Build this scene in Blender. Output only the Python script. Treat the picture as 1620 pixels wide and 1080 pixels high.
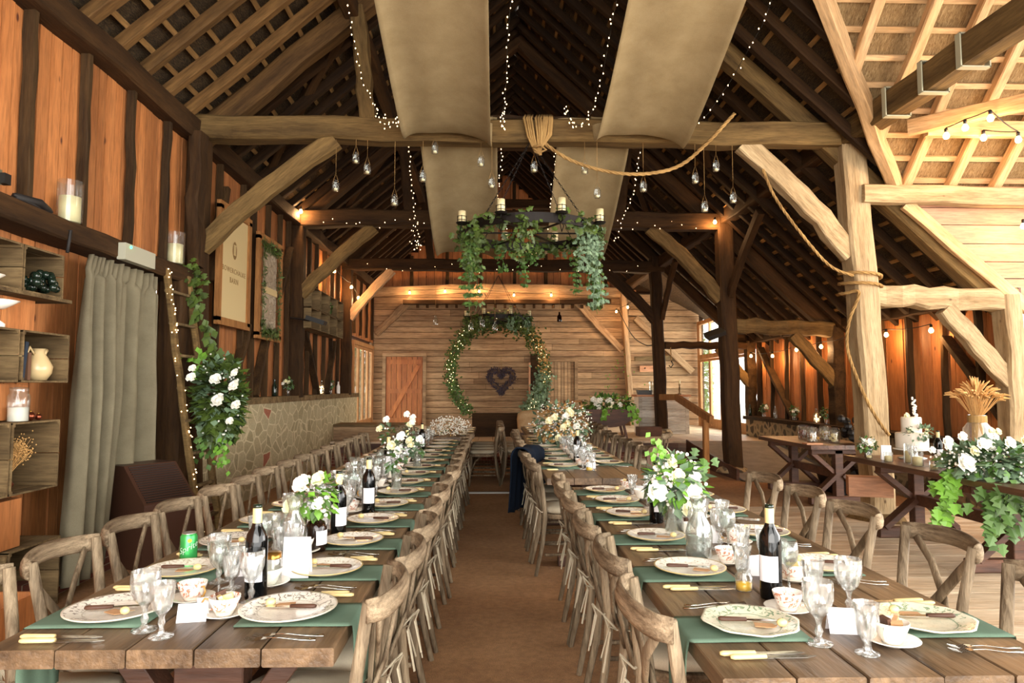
import bpy, bmesh, math, random
from mathutils import Vector, Matrix, noise
# ---------------------------------------------------------------- camera, world, light
R = math.radians
SC = bpy.context.scene
COL = SC.collection
for _o in list(bpy.data.objects): bpy.data.objects.remove(_o)
F = 1080.0; PITCH = math.atan(72/F); YAW = math.atan(30/F); EYE = Vector((0, 0, 1.47))
cam = bpy.data.objects.new('camera', bpy.data.cameras.new('camera')); COL.objects.link(cam)
cam.location = EYE; cam.rotation_euler = (R(90)+PITCH, 0, -YAW)
cam.data.sensor_width = 36; cam.data.lens = 36*F/1620; cam.data.clip_start = .05
SC.camera = cam
vs = SC.view_settings
vs.view_transform = 'Standard'; vs.look = 'None'; vs.gamma = 1; vs.use_curve_mapping = False
vs.exposure = 0.72
W = bpy.data.worlds.new('sky'); SC.world = W; W.use_nodes = True
W.node_tree.nodes['Background'].inputs[0].default_value = (1, .985, .95, 1)
W.node_tree.nodes['Background'].inputs[1].default_value = 4.0

def area(name, loc, rot, sx, sy, power, col):
    l = bpy.data.lights.new(name, 'AREA'); l.shape = 'RECTANGLE'; l.size = sx; l.size_y = sy
    l.energy = power; l.color = col
    o = bpy.data.objects.new(name, l); COL.objects.link(o); o.location = loc; o.rotation_euler = rot
    return o
# daylight entering by the open cart doors behind the photographer, the porch on the right and the glazed doors
area('daylight_cart_door', (.6, -2.6, 2.2), (R(84), 0, 0), 5.5, 3.0, 185, (1, .94, .86))
area('daylight_porch_door', (8.6, 3.6, 2.3), (R(90), 0, R(80)), 4.0, 3.2, 210, (1, .95, .88))
area('daylight_glazed_doors', (6.1, 17.2, 1.9), (R(90), 0, R(90)), 2.6, 2.6, 190, (1, .97, .93))
area('daylight_left_doors', (-3.75, 17.6, 1.7), (R(90), 0, R(-90)), 2.2, 2.2, 30, (1, .97, .93))

def point(name, loc, power, col=(1, .56, .24), r=.03):
    l = bpy.data.lights.new(name, 'POINT'); l.energy = power; l.color = col; l.shadow_soft_size = r
    o = bpy.data.objects.new(name, l); COL.objects.link(o); o.location = loc
    return o

_Rc = cam.rotation_euler.to_matrix()
def P(px, py, x=None, y=None, z=None):
    """the point of the place seen at photograph pixel (px, py) that lies on the plane x=, y= or z="""
    d = _Rc @ Vector((px-810, 540-py, -F))
    if x is not None: t = (x-EYE.x)/d.x
    elif y is not None: t = (y-EYE.y)/d.y
    else: t = (z-EYE.z)/d.z
    return EYE + d*t

# ---------------------------------------------------------------- materials
def C(h):
    h = h.lstrip('#'); o = []
    for i in (0, 2, 4):
        c = int(h[i:i+2], 16)/255
        o.append(c/12.92 if c <= .04045 else ((c+.055)/1.055)**2.4)
    return (o[0], o[1], o[2], 1)
class NT:
    def __init__(s, name):
        s.m = bpy.data.materials.new(name); s.m.use_nodes = True; s.t = s.m.node_tree
        s.b = s.t.nodes['Principled BSDF']; s.out = s.t.nodes['Material Output']
    def n(s, typ, **k):
        nd = s.t.nodes.new(typ)
        for a, v in k.items():
            if a.startswith('i_'): nd.inputs[int(a[2:]) if a[2:].isdigit() else a[2:].replace('_', ' ')].default_value = v
            else: setattr(nd, a, v)
        return nd
    def l(s, a, b): s.t.links.new(a, b)
    def ramp(s, src, stops, interp='LINEAR'):
        r = s.n('ShaderNodeValToRGB'); r.color_ramp.interpolation = interp
        e = r.color_ramp.elements
        while len(e) < len(stops): e.new(.5)
        for k, (p, c) in enumerate(stops): e[k].position = p; e[k].color = c
        s.l(src, r.inputs[0]); return r.outputs[0]
    def mix(s, f, a, b, mode='MIX'):
        m = s.n('ShaderNodeMix', data_type='RGBA', blend_type=mode)
        for i, v in ((0, f), (6, a), (7, b)):
            if hasattr(v, 'links'): s.l(v, m.inputs[i])
            else: m.inputs[i].default_value = v
        return m.outputs[2]
    def coord(s, scale=(1, 1, 1), kind='Object', rot=(0, 0, 0)):
        tc = s.n('ShaderNodeTexCoord'); mp = s.n('ShaderNodeMapping')
        mp.inputs['Scale'].default_value = scale; mp.inputs['Rotation'].default_value = rot
        s.l(tc.outputs[kind], mp.inputs[0]); return mp.outputs[0]
    def noise(s, vec, scale, detail=4, rough=.6, dist=0):
        nn = s.n('ShaderNodeTexNoise'); nn.inputs['Scale'].default_value = scale; nn.inputs['Detail'].default_value = detail
        nn.inputs['Roughness'].default_value = rough; nn.inputs['Distortion'].default_value = dist
        s.l(vec, nn.inputs['Vector']); return nn.outputs[0]
    def bump(s, h, strength, dist=.01):
        b = s.n('ShaderNodeBump'); b.inputs['Strength'].default_value = strength; b.inputs['Distance'].default_value = dist
        s.l(h, b.inputs['Height']); s.l(b.outputs[0], s.b.inputs['Normal'])
    def vary(s, col, amt):
        """tint by the per-board value stored on the faces and by the object's own random number"""
        at = s.n('ShaderNodeAttribute', attribute_name='rnd'); oi = s.n('ShaderNodeObjectInfo')
        ad = s.n('ShaderNodeMath', operation='ADD'); s.l(at.outputs['Fac'], ad.inputs[0]); s.l(oi.outputs['Random'], ad.inputs[1])
        fr = s.n('ShaderNodeMath', operation='FRACT'); s.l(ad.outputs[0], fr.inputs[0])
        mr = s.n('ShaderNodeMapRange'); mr.inputs[3].default_value = 1-amt; mr.inputs[4].default_value = 1+amt
        s.l(fr.outputs[0], mr.inputs[0])
        hs = s.n('ShaderNodeHueSaturation'); s.l(mr.outputs[0], hs.inputs['Value']); s.l(col, hs.inputs['Color'])
        return hs.outputs[0]
AXS = {'x': (.35, 3, 3), 'y': (3, .35, 3), 'z': (3, 3, .35)}
def wood(name, dark, light, axis='x', sc=3.0, rough=.75, var=.2, bump=.5, knots=None):
    n = NT(name); s = AXS[axis]
    v = n.coord(s)
    a = n.noise(v, sc, 6, .65, .6); b = n.noise(v, sc*7, 3, .6)
    c = n.ramp(a, [(.3, C(dark)), (.7, C(light))])
    c2 = n.ramp(b, [(.3, (.55, .55, .55, 1)), (.6, (1, 1, 1, 1))])
    c = n.mix(.75, c, c2, 'MULTIPLY')
    if knots:
        k = n.n('ShaderNodeTexVoronoi'); k.inputs['Scale'].default_value = 2.6
        n.l(n.coord((1 if axis != 'z' else 1.6, 1.6, .7 if axis == 'z' else 1.6)), k.inputs['Vector'])
        kk = n.ramp(k.outputs['Distance'], [(.035, (1, 1, 1, 1)), (.075, (0, 0, 0, 1))])
        c = n.mix(kk, c, C(knots))
    n.l(n.vary(c, var), n.b.inputs['Base Color']); n.b.inputs['Roughness'].default_value = rough
    if rough >= .7: n.b.inputs['Specular IOR Level'].default_value = .2
    n.bump(b, bump, .006)
    return n.m
def plain(name, col, rough=.6, metal=0, var=0, emit=0, ecol=None, spec=None, bump=None, sss=0):
    n = NT(name); n.b.inputs['Roughness'].default_value = rough; n.b.inputs['Metallic'].default_value = metal
    n.b.inputs['Base Color'].default_value = C(col)
    if var:
        r = n.n('ShaderNodeRGB'); r.outputs[0].default_value = C(col); n.l(n.vary(r.outputs[0], var), n.b.inputs['Base Color'])
    if emit:
        n.b.inputs['Emission Color'].default_value = C(ecol or col); n.b.inputs['Emission Strength'].default_value = emit
    if spec is not None: n.b.inputs['Specular IOR Level'].default_value = spec
    if bump: n.bump(n.noise(n.coord(), bump[0], 5), bump[1], .01)
    return n.m
def cloth(name, c1, c2, sc=350, rough=.95, var=.08, bump=.4, trans=0):
    n = NT(name); v = n.coord()
    w = n.noise(v, sc, 2); big = n.noise(v, 5, 4)
    c = n.ramp(big, [(.3, C(c1)), (.7, C(c2))]); c = n.mix(.35, c, n.ramp(w, [(.3, (.5, .5, .5, 1)), (.7, (1, 1, 1, 1))]), 'MULTIPLY')
    c = n.vary(c, var)
    n.l(c, n.b.inputs['Base Color']); n.b.inputs['Roughness'].default_value = rough; n.b.inputs['Specular IOR Level'].default_value = .15
    n.bump(w, bump, .002)
    if trans:
        tr = n.n('ShaderNodeBsdfTranslucent'); n.l(c, tr.inputs[0]); mx = n.n('ShaderNodeMixShader'); mx.inputs[0].default_value = trans
        n.l(n.b.outputs[0], mx.inputs[1]); n.l(tr.outputs[0], mx.inputs[2]); n.l(mx.outputs[0], n.out.inputs[0])
    return n.m
def glass(name, tint='#ffffff', white=.04, rough=.03, facet=0, gl=.9):
    """clear glass: see-through body, fresnel reflections, a little white diffuse painting in the brightness of lit glass"""
    n = NT(name)
    tr = n.n('ShaderNodeBsdfTransparent'); tr.inputs[0].default_value = C(tint)
    gs = n.n('ShaderNodeBsdfGlossy'); gs.inputs['Roughness'].default_value = rough
    df = n.n('ShaderNodeBsdfDiffuse'); df.inputs[0].default_value = C('#f4f1ea')
    lw = n.n('ShaderNodeLayerWeight'); lw.inputs[0].default_value = .35
    if facet:
        vo = n.n('ShaderNodeTexVoronoi'); vo.inputs['Scale'].default_value = facet; n.l(n.coord((1, 1, .45)), vo.inputs['Vector'])
        bp = n.n('ShaderNodeBump'); bp.inputs['Strength'].default_value = .9; bp.inputs['Distance'].default_value = .014
        n.l(vo.outputs['Distance'], bp.inputs['Height'])
        for q in (gs, df, lw): n.l(bp.outputs[0], q.inputs['Normal'])
    m0 = n.n('ShaderNodeMixShader'); m0.inputs[0].default_value = white; n.l(tr.outputs[0], m0.inputs[1]); n.l(df.outputs[0], m0.inputs[2])
    mr = n.n('ShaderNodeMapRange'); mr.inputs[3].default_value = .06; mr.inputs[4].default_value = gl; n.l(lw.outputs['Facing'], mr.inputs[0])
    m1 = n.n('ShaderNodeMixShader'); n.l(mr.outputs[0], m1.inputs[0]); n.l(m0.outputs[0], m1.inputs[1]); n.l(gs.outputs[0], m1.inputs[2])
    n.l(m1.outputs[0], n.out.inputs[0]); return n.m
def stone(name, c1, c2, c3, mortar, sc, brick=None, mw=.05, asp=(1, 1, 1.35)):
    n = NT(name); v = n.coord(asp)
    wob = n.noise(v, 6, 3)
    add = n.n('ShaderNodeMix', data_type='VECTOR'); add.inputs[0].default_value = .06
    n.l(v, add.inputs[4]); nt = n.n('ShaderNodeTexNoise'); nt.inputs['Scale'].default_value = 4; n.l(v, nt.inputs['Vector']); n.l(nt.outputs[1], add.inputs[5])
    vo = n.n('ShaderNodeTexVoronoi', feature='DISTANCE_TO_EDGE'); vo.inputs['Scale'].default_value = sc; n.l(add.outputs[1], vo.inputs['Vector'])
    vc = n.n('ShaderNodeTexVoronoi'); vc.inputs['Scale'].default_value = sc; n.l(add.outputs[1], vc.inputs['Vector'])
    sep = n.n('ShaderNodeSeparateColor'); n.l(vc.outputs['Color'], sep.inputs[0])
    c = n.ramp(sep.outputs[0], [(0, C(c1)), (.5, C(c2)), (1, C(c3))])
    if brick: c = n.mix(n.ramp(sep.outputs[1], [(.97, (0, 0, 0, 1)), (.975, (1, 1, 1, 1))]), c, C(brick))
    fine = n.noise(v, 30, 5)
    c = n.mix(.6, c, n.ramp(fine, [(.25, (.45, .45, .45, 1)), (.7, (1.1, 1.1, 1.1, 1))]), 'MULTIPLY')
    mk = n.ramp(vo.outputs['Distance'], [(mw*.5, (1, 1, 1, 1)), (mw, (0, 0, 0, 1))])
    c = n.mix(mk, c, C(mortar)); n.l(c, n.b.inputs['Base Color']); n.b.inputs['Roughness'].default_value = .95
    hh = n.mix(.3, vo.outputs['Distance'], fine); n.bump(hh, .8, .05)
    return n.m

M = {}
M['orange'] = wood('orange_pine_board', '#9c5c2c', '#bf7c46', 'z', 2.2, .65, .22, .3, knots='#4c2210')
M['pinkpine'] = wood('pale_pine_board', '#b37a54', '#cc9670', 'x', 2.2, .6, .1, .3)
M['weather'] = wood('weatherboard', '#80634a', '#bf9f7a', 'x', 2.0, .8, .28, .6)
M['dark'] = wood('dark_timber', '#261709', '#4a3219', 'x', 2.5, .8, .2, .8)
M['mid'] = wood('aged_oak', '#4c3920', '#84693f', 'x', 2.5, .8, .15, .8)
M['pale'] = wood('pale_oak', '#8a7150', '#bda680', 'x', 2.5, .8, .1, .8, knots='#5b4630')
M['stud'] = wood('dark_stud', '#281a0c', '#503a20', 'z', 2.5, .8, .3, .8)
M['shaderaft'] = wood('shaded_roof_rafter', '#1e1208', '#3d2812', 'x', 2.5, .8, .3, .6)  # darker copy of the rafter wood, painting in the shade of the unlit roof
M['rafter'] = wood('roof_rafter', '#46301a', '#7a5a33', 'x', 2.5, .8, .25, .6)
M['batten'] = wood('roof_batten', '#6f5230', '#a07c4c', 'y', 2.5, .8, .2, .5)
M['newraft'] = wood('new_pine_rafter', '#b08a5c', '#dcb688', 'x', 2.5, .7, .1, .4)
M['doororange'] = wood('ledged_door_pine', '#9a5426', '#c07a42', 'z', 2.2, .6, .12, .3)
M['table'] = wood('table_elm', '#42301f', '#8c7052', 'y', 2.2, .42, .16, .6, knots='#2e1c10')
M['trestle'] = wood('dark_trestle', '#3c2214', '#6b4530', 'x', 2.5, .6, .12, .5)
M['chair'] = wood('weathered_limewash', '#4d3d2c', '#a39075', 'z', 7, .7, .22, .8)
M['chairx'] = wood('weathered_limewash_rail', '#4d3a28', '#a89478', 'x', 7, .7, .22, .8)
M['crate'] = wood('crate_wood', '#4e3c26', '#8a7350', 'x', 3, .8, .25, .6)
M['board'] = wood('floor_board', '#a98b6a', '#dcc7aa', 'x', 2.2, .55, .12, .4)
M['frame'] = wood('sawn_frame', '#8a5a30', '#b07c48', 'z', 3, .7, .1, .4)
def coir():
    n = NT('coir_matting'); v = n.coord()
    a = n.noise(v, 160, 3); b = n.noise(v, 1.2, 4); f = n.noise(v, 22, 4)
    c = n.ramp(b, [(.3, C('#90653c')), (.7, C('#b3865a'))]); c = n.mix(.55, c, n.ramp(a, [(.3, (.3, .3, .3, 1)), (.65, (1.25, 1.2, 1.1, 1))]), 'MULTIPLY')
    c = n.mix(.4, c, n.ramp(f, [(.35, (.5, .5, .5, 1)), (.65, (1.2, 1.2, 1.2, 1))]), 'MULTIPLY')
    n.l(c, n.b.inputs['Base Color']); n.b.inputs['Roughness'].default_value = 1; n.bump(a, .8, .01); return n.m
M['coir'] = coir()
def thatch():
    n = NT('thatch_straw'); v = n.coord((1.2, 1, 1)); 
    a = n.noise(n.coord((22, 4, 22)), 3, 6, .7, 2.2); b = n.noise(v, 3, 3)
    c = n.ramp(a, [(.35, C('#2b1d0c')), (.55, C('#6b5230')), (.75, C('#a5854f'))]); c = n.mix(.4, c, n.ramp(b, [(.3, (.5, .5, .5, 1)), (.7, (1, 1, 1, 1))]), 'MULTIPLY')
    n.l(c, n.b.inputs['Base Color']); n.b.inputs['Roughness'].default_value = 1; n.bump(a, 1, .06); return n.m
M['thatch'] = thatch()
M['stoneL'] = stone('ragstone_wall', '#b0a27e', '#bcae8a', '#a19470', '#ccbe9a', 4.2, '#a8664c', .06)
M['stoneR'] = stone('flint_rubble_wall', '#4f4434', '#7d6f55', '#3a3026', '#a08a66', 6.0, None, .2, (1, 1, 1.1))
M['brick'] = None
def brickm():
    n = NT('old_red_brick'); b = n.n('ShaderNodeTexBrick'); b.inputs['Scale'].default_value = 4.5
    b.inputs['Color1'].default_value = C('#6e3524'); b.inputs['Color2'].default_value = C('#552a1e'); b.inputs['Mortar'].default_value = C('#8d7a64')
    b.inputs['Mortar Size'].default_value = .02
    n.l(n.coord((1, 1, 1), 'Object', (R(90), 0, 0)), b.inputs['Vector']); n.l(b.outputs[0], n.b.inputs['Base Color']); n.b.inputs['Roughness'].default_value = .9
    n.bump(b.outputs['Fac'], -.5, .01); return n.m
M['brick'] = brickm()
M['black'] = plain('black_plastic', '#14110f', .5)
M['iron'] = plain('wrought_iron', '#1c1612', .55, .6)
M['steel'] = plain('cutlery_steel', '#c9c4ba', .2, 1)
M['chrome'] = plain('worn_aluminium', '#b8b5ae', .3, .8)
M['wax'] = plain('ivory_wax', '#e4d5a4', .5)
M['white'] = plain('white_paint', '#e8e4da', .5, bump=(20, .1))
M['card'] = plain('white_card', '#e9e8ea', .8)
M['rope'] = cloth('hemp_rope', '#8a6a40', '#b8935c', 200, .95, .08, .8)
M['hessian'] = cloth('hessian', '#97835f', '#a8946f', 260, .95, .05, 1, .12)
M['curtain'] = cloth('linen_curtain', '#8a8068', '#9c9278', 300, .95, .02, .3, .42)
M['napkin'] = cloth('sage_green_linen', '#5c7260', '#6c8370', 500, .95, .06, .3)
M['cushion'] = cloth('oatmeal_seat_pad', '#b5a88e', '#cabfa8', 400, .95, .08, .3)
M['navy'] = cloth('navy_wool', '#0c1420', '#121c2a', 200, .95, 0, .5)
M['pinkcloth'] = cloth('pale_pink_cloth', '#c0a797', '#d2bcae', 200, .95, 0, .5)
M['china'] = plain('white_china', '#ece6da', .15)
M['crystal'] = glass('cut_crystal', '#fbfdfd', .12, .07, 55, .8)
M['clear'] = glass('clear_glass', '#f6faf8', .05, .04, 0, .7)
M['winebottle'] = plain('dark_wine_glass', '#07090a', .06)
M['foil'] = plain('cream_foil', '#dcc88c', .35)
M['ivory'] = plain('ivory_handle', '#e0c98e', .35)
M['kraft'] = plain('kraft_tag', '#b58a60', .9)
M['paper'] = plain('cream_paper', '#cdb583', .9)
M['white_petal'] = plain('white_petal', '#f1efe4', .6, var=.06)
M['cream_petal'] = plain('cream_petal', '#e9e3bd', .6, var=.06)
M['leaf'] = plain('green_leaf', '#4a6a2c', .55, var=.35)
M['leaf2'] = plain('eucalyptus_leaf', '#6a8264', .6, var=.25)
M['ivy'] = plain('ivy_leaf', '#42541c', .55, var=.5)
M['bright'] = plain('bright_leaf', '#6fa034', .5, var=.25)
M['dry'] = plain('dried_stalk', '#c79a5c', .8, var=.2)
M['twig'] = plain('dried_twig', '#6b5236', .9, var=.25)
M['bulb'] = plain('lit_bulb', '#ffd9a0', .4, emit=14, ecol='#ffc47a')
M['fairy'] = plain('lit_fairy_bulb', '#ffe6bf', .4, emit=7, ecol='#ffd59a')
M['wire'] = plain('black_cable', '#181310', .7)
M['water'] = glass('water_glass', '#e6ece8', .03, .02)
M['amber'] = plain('yellow_oil', '#d8a818', .15)
M['brown_glass'] = plain('brown_bottle_glass', '#1d0f08', .08)
M['green_glass'] = plain('green_bottle_glass', '#16231a', .08)

# ---------------------------------------------------------------- mesh building
class MB:
    def __init__(s): s.v = []; s.f = []; s.r = []; s.rng = random.Random(7)
    def add(s, vs, fs, rnd=None):
        k = len(s.v); s.v += [tuple(v) for v in vs]; s.f += [tuple(k+i for i in f) for f in fs]
        q = s.rng.random() if rnd is None else rnd
        s.r += [q]*len(fs); return s
    def box(s, c, d, rot=None, rnd=None):
        x, y, z = (q/2 for q in d); vs = [Vector((i*x, j*y, k*z)) for i in (-1, 1) for j in (-1, 1) for k in (-1, 1)]
        if rot is not None:
            Mx = Matrix.Rotation(rot[2], 3, 'Z') @ Matrix.Rotation(rot[1], 3, 'Y') @ Matrix.Rotation(rot[0], 3, 'X'); vs = [Mx @ v for v in vs]
        c = Vector(c); return s.add([v+c for v in vs], [(0, 1, 3, 2), (4, 6, 7, 5), (0, 4, 5, 1), (2, 3, 7, 6), (0, 2, 6, 4), (1, 5, 7, 3)], rnd)
    def bar(s, p, q, w, h, n=1, jit=0, cham=.12, curve=(0, 0, 0), taper=1, up=(0, 0, 1), seed=0, rnd=None):
        p = Vector(p); q = Vector(q); d = (q-p).normalized(); u = Vector(up)
        if abs(d.dot(u)) > .97: u = Vector((0, 1, 0))
        a = d.cross(u).normalized(); b = a.cross(d).normalized(); cv = Vector(curve)
        cx, cy = w/2, h/2; k = min(w, h)*cham
        sec = [(-cx+k, -cy), (cx-k, -cy), (cx, -cy+k), (cx, cy-k), (cx-k, cy), (-cx+k, cy), (-cx, cy-k), (-cx, -cy+k)] if cham else [(-cx, -cy), (cx, -cy), (cx, cy), (-cx, cy)]
        m = len(sec); vs = []; rg = random.Random(seed*131+int(p.x*97+p.y*31))
        for i in range(n+1):
            t = i/n; c = p.lerp(q, t)+cv*(4*t*(1-t)); tp = 1+(taper-1)*t
            ja = rg.uniform(-jit, jit); jb = rg.uniform(-jit, jit)
            for (x, y) in sec: vs.append(c+a*(x*tp+ja+rg.uniform(-jit, jit)*.5)+b*(y*tp+jb+rg.uniform(-jit, jit)*.5))
        fs = [(i*m+j, i*m+(j+1) % m, (i+1)*m+(j+1) % m, (i+1)*m+j) for i in range(n) for j in range(m)]
        fs += [tuple(range(m-1, -1, -1)), tuple(n*m+j for j in range(m))]
        return s.add(vs, fs, rnd)
    def tube(s, pts, r, n=8, cap=True, rnd=None, flat=None):
        pts = [Vector(p) for p in pts]; N = len(pts); vs = []
        rr = r if isinstance(r, (list, tuple)) else [r]*N
        d0 = (pts[1]-pts[0]).normalized(); a = d0.cross(Vector((0, 0, 1)))
        if a.length < .1: a = d0.cross(Vector((0, 1, 0)))
        a.normalize()
        for i in range(N):
            d = (pts[min(i+1, N-1)]-pts[max(i-1, 0)]).normalized()
            a = (a-d*a.dot(d)).normalized(); b = d.cross(a)
            for j in range(n):
                t = 2*math.pi*j/n; vs.append(pts[i]+a*(rr[i]*math.cos(t))+b*(rr[i]*(flat or 1)*math.sin(t)))
        fs = [(i*n+j, i*n+(j+1) % n, (i+1)*n+(j+1) % n, (i+1)*n+j) for i in range(N-1) for j in range(n)]
        if cap: fs += [tuple(range(n-1, -1, -1)), tuple((N-1)*n+j for j in range(n))]
        return s.add(vs, fs, rnd)
    def lathe(s, prof, n=20, c=(0, 0, 0), cap=True, rfun=None, rnd=None):
        c = Vector(c); vs = []
        for i, (r, z) in enumerate(prof):
            for j in range(n):
                t = 2*math.pi*j/n; q = r*(rfun(t, z) if rfun else 1); vs.append(c+Vector((q*math.cos(t), q*math.sin(t), z)))
        fs = [(i*n+j, i*n+(j+1) % n, (i+1)*n+(j+1) % n, (i+1)*n+j) for i in range(len(prof)-1) for j in range(n)]
        if cap: fs += [tuple(range(n-1, -1, -1)), tuple((len(prof)-1)*n+j for j in range(n))]
        return s.add(vs, fs, rnd)
    def ball(s, c, r, n=8, m=5, sq=(1, 1, 1), rnd=None):
        prof = [(math.sin(math.pi*i/m)*r+1e-5, -math.cos(math.pi*i/m)*r) for i in range(m+1)]
        k = len(s.v); s.lathe(prof, n, (0, 0, 0), False, rnd=rnd)
        for i in range(k, len(s.v)): x, y, z = s.v[i]; s.v[i] = (c[0]+x*sq[0], c[1]+y*sq[1], c[2]+z*sq[2])
        return s
    def leaf(s, c, d, up, L, w, rnd=None, lobes=False):
        c = Vector(c); d = Vector(d).normalized(); u = Vector(up); a = d.cross(u)
        if a.length < .05: a = d.cross(Vector((1, .3, .2)))
        a.normalize(); nn = a.cross(d)
        if lobes:
            out = [(0, 0), (.15, .55), (.42, .3), (.55, .62), (.75, .25), (1, 0)]
            vs = [c+d*(L*t)+a*(w*q)-nn*(q*w*.25) for t, q in out]+[c+d*(L*t)-a*(w*q)-nn*(q*w*.25) for t, q in out[1:-1]]+[c+d*L*.5]
            return s.add(vs, [(10, 0, 1, 2), (10, 2, 3, 4), (10, 4, 5, 9), (10, 9, 8, 7), (10, 7, 6, 0)], rnd)
        vs = [c, c+d*(L*.45)+a*(w*.5)-nn*w*.12, c+d*L-nn*L*.15, c+d*(L*.45)-a*(w*.5)-nn*w*.12]
        return s.add(vs, [(0, 1, 2, 3)], rnd)
    def build(s, name, mat, parent=None, smooth=False, loc=None, mods=None):
        me = bpy.data.meshes.new(name); me.from_pydata(s.v, [], s.f); me.update()
        at = me.attributes.new('rnd', 'FLOAT', 'FACE'); at.data.foreach_set('value', s.r)
        if smooth: me.polygons.foreach_set('use_smooth', [True]*len(me.polygons))
        me.materials.append(M[mat] if isinstance(mat, str) else mat)
        o = bpy.data.objects.new(name, me); COL.objects.link(o)
        if parent is not None: o.parent = parent
        if loc is not None: o.location = loc
        return o
def tag(o, label=None, cat=None, group=None, kind=None):
    if label: o['label'] = label
    if cat: o['category'] = cat
    if group: o['group'] = group
    if kind: o['kind'] = kind
    return o
def empty(name, loc=(0, 0, 0), rz=0, label=None, cat=None, group=None):
    o = bpy.data.objects.new(name, None); COL.objects.link(o); o.location = loc; o.rotation_euler = (0, 0, rz)
    o.empty_display_size = .1
    return tag(o, label, cat, group)
def copy_tree(o, parent=None):
    c = o.copy(); COL.objects.link(c)
    if parent is not None: c.parent = parent
    for ch in list(o.children): copy_tree(ch, c)
    return c
class Proto:
    """first use takes the prototype itself, later uses copy it and all its parts"""
    def __init__(s, maker): s.maker = maker; s.o = None
    def place(s, loc, rz=0, label=None, group=None, scale=None, rot=None):
        if s.o is None: s.o = o = s.maker()
        else: o = copy_tree(s.o)
        o.location = loc; o.rotation_euler = rot if rot else (0, 0, rz)
        if scale: o.scale = (scale,)*3 if isinstance(scale, (int, float)) else scale
        else: o.scale = (1, 1, 1)
        if label: o['label'] = label
        if group: o['group'] = group
        elif 'group' in o: del o['group']
        return o
def frame_to(o, p, q, up=(0, 0, 1)):
    p = Vector(p); q = Vector(q); d = (q-p).normalized(); u = Vector(up)
    if abs(d.dot(u)) > .97: u = Vector((0, 1, 0))
    b = (u-d*u.dot(d)).normalized(); a = b.cross(d)
    m = Matrix((d, a, b)).transposed().to_4x4(); m.translation = p; o.matrix_world = m
def timber(name, label, p, q, w, h, mat='mid', cat='beam', n=10, jit=.008, curve=0, up=(0, 0, 1), group=None, kind=None, parent=None, taper=1, seed=1, cham=.1):
    """a squared timber, its grain along its own X axis"""
    L = (Vector(q)-Vector(p)).length
    b = MB(); b.bar((0, 0, 0), (L, 0, 0), w, h, n, jit, cham, (0, 0, curve), taper, seed=seed+int(abs(p[1])*13))
    o = b.build(name, mat); frame_to(o, p, q, up)
    if parent is not None: o.parent = parent
    else: tag(o, label, cat, group, kind)
    return o
def struct(name, mb, mat, parent=None, smooth=False):
    o = mb.build(name, mat, parent, smooth)
    if parent is None: o['kind'] = 'structure'
    return o
ORD = ['first', 'second', 'third', 'fourth', 'fifth', 'sixth', 'seventh', 'eighth', 'ninth', 'tenth', 'eleventh', 'twelfth', 'thirteenth', 'fourteenth', 'fifteenth', 'sixteenth', 'seventeenth', 'eighteenth', 'nineteenth', 'twentieth']
# ---------------------------------------------------------------- the shell of the barn
XL = -3.35; XA = 5.85; YE = 19.2; HP = 4.3; RX, RH = .4, 7.55
SL = (RH-HP)/(RX-XL); SR = .936
def hR(x): return RH-SR*(x-RX)
FR = [3.6, 7.5, 11.35, 15.2]                      # the frames (trusses)
AX = [4.2, 4.1, 3.93, 3.75]                       # arcade post line at each frame
rg = random.Random(3)
b = MB(); b.box((1.2, 8.5, -.05), (11, 24, .1)); struct('floor', b, 'coir')
b = MB(); y = -3.0
while y < 8.25:
    d = rg.uniform(.17, .24); d = min(d, 8.3-y)
    x0 = 1.25
    while x0 < 9.4:
        L = min(rg.uniform(2.2, 4.5), 9.5-x0); b.box((x0+L/2, y+d/2, .0125+rg.uniform(-.001, .001)), (L-.004, d-.008, .025)); x0 += L
    y += d
struct('floor', b, 'board')
# stage, step and ramp
b = MB(); x = -3.3
while x < 5.8:
    b.box((x+.15, 16.4, .38), (.292, 5.6, .04)); x += .3
struct('floor', b, M['board'])
b = MB(); b.box((.2, 13.66, .18), (7.0, .05, .36)); struct('trim_1', b, 'trestle')
b = MB(); b.box((.2, 13.25, .09), (7.0, .75, .18)); o = struct('trim_2', b, 'brick')
b = MB()
b.add([(3.9, 13.6, .4), (5.8, 13.6, .4), (5.8, 10.6, .02), (3.9, 10.6, .02), (3.9, 13.6, 0), (5.8, 13.6, 0)], [(0, 3, 2, 1), (0, 4, 3), (1, 2, 5), (3, 4, 5, 2)])
M['greycarpet'] = cloth('grey_ramp_carpet', '#7f7a74', '#938d86', 300, .95)
tag(b.build('ramp', 'greycarpet'), 'grey carpeted ramp climbing to the stage beside the handrail', 'ramp')
timber('ramp_edge_board', 'reddish board along the open side of the ramp', (3.87, 13.6, .25), (3.87, 10.8, .0), .04, .34, 'trestle', 'board')

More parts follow.
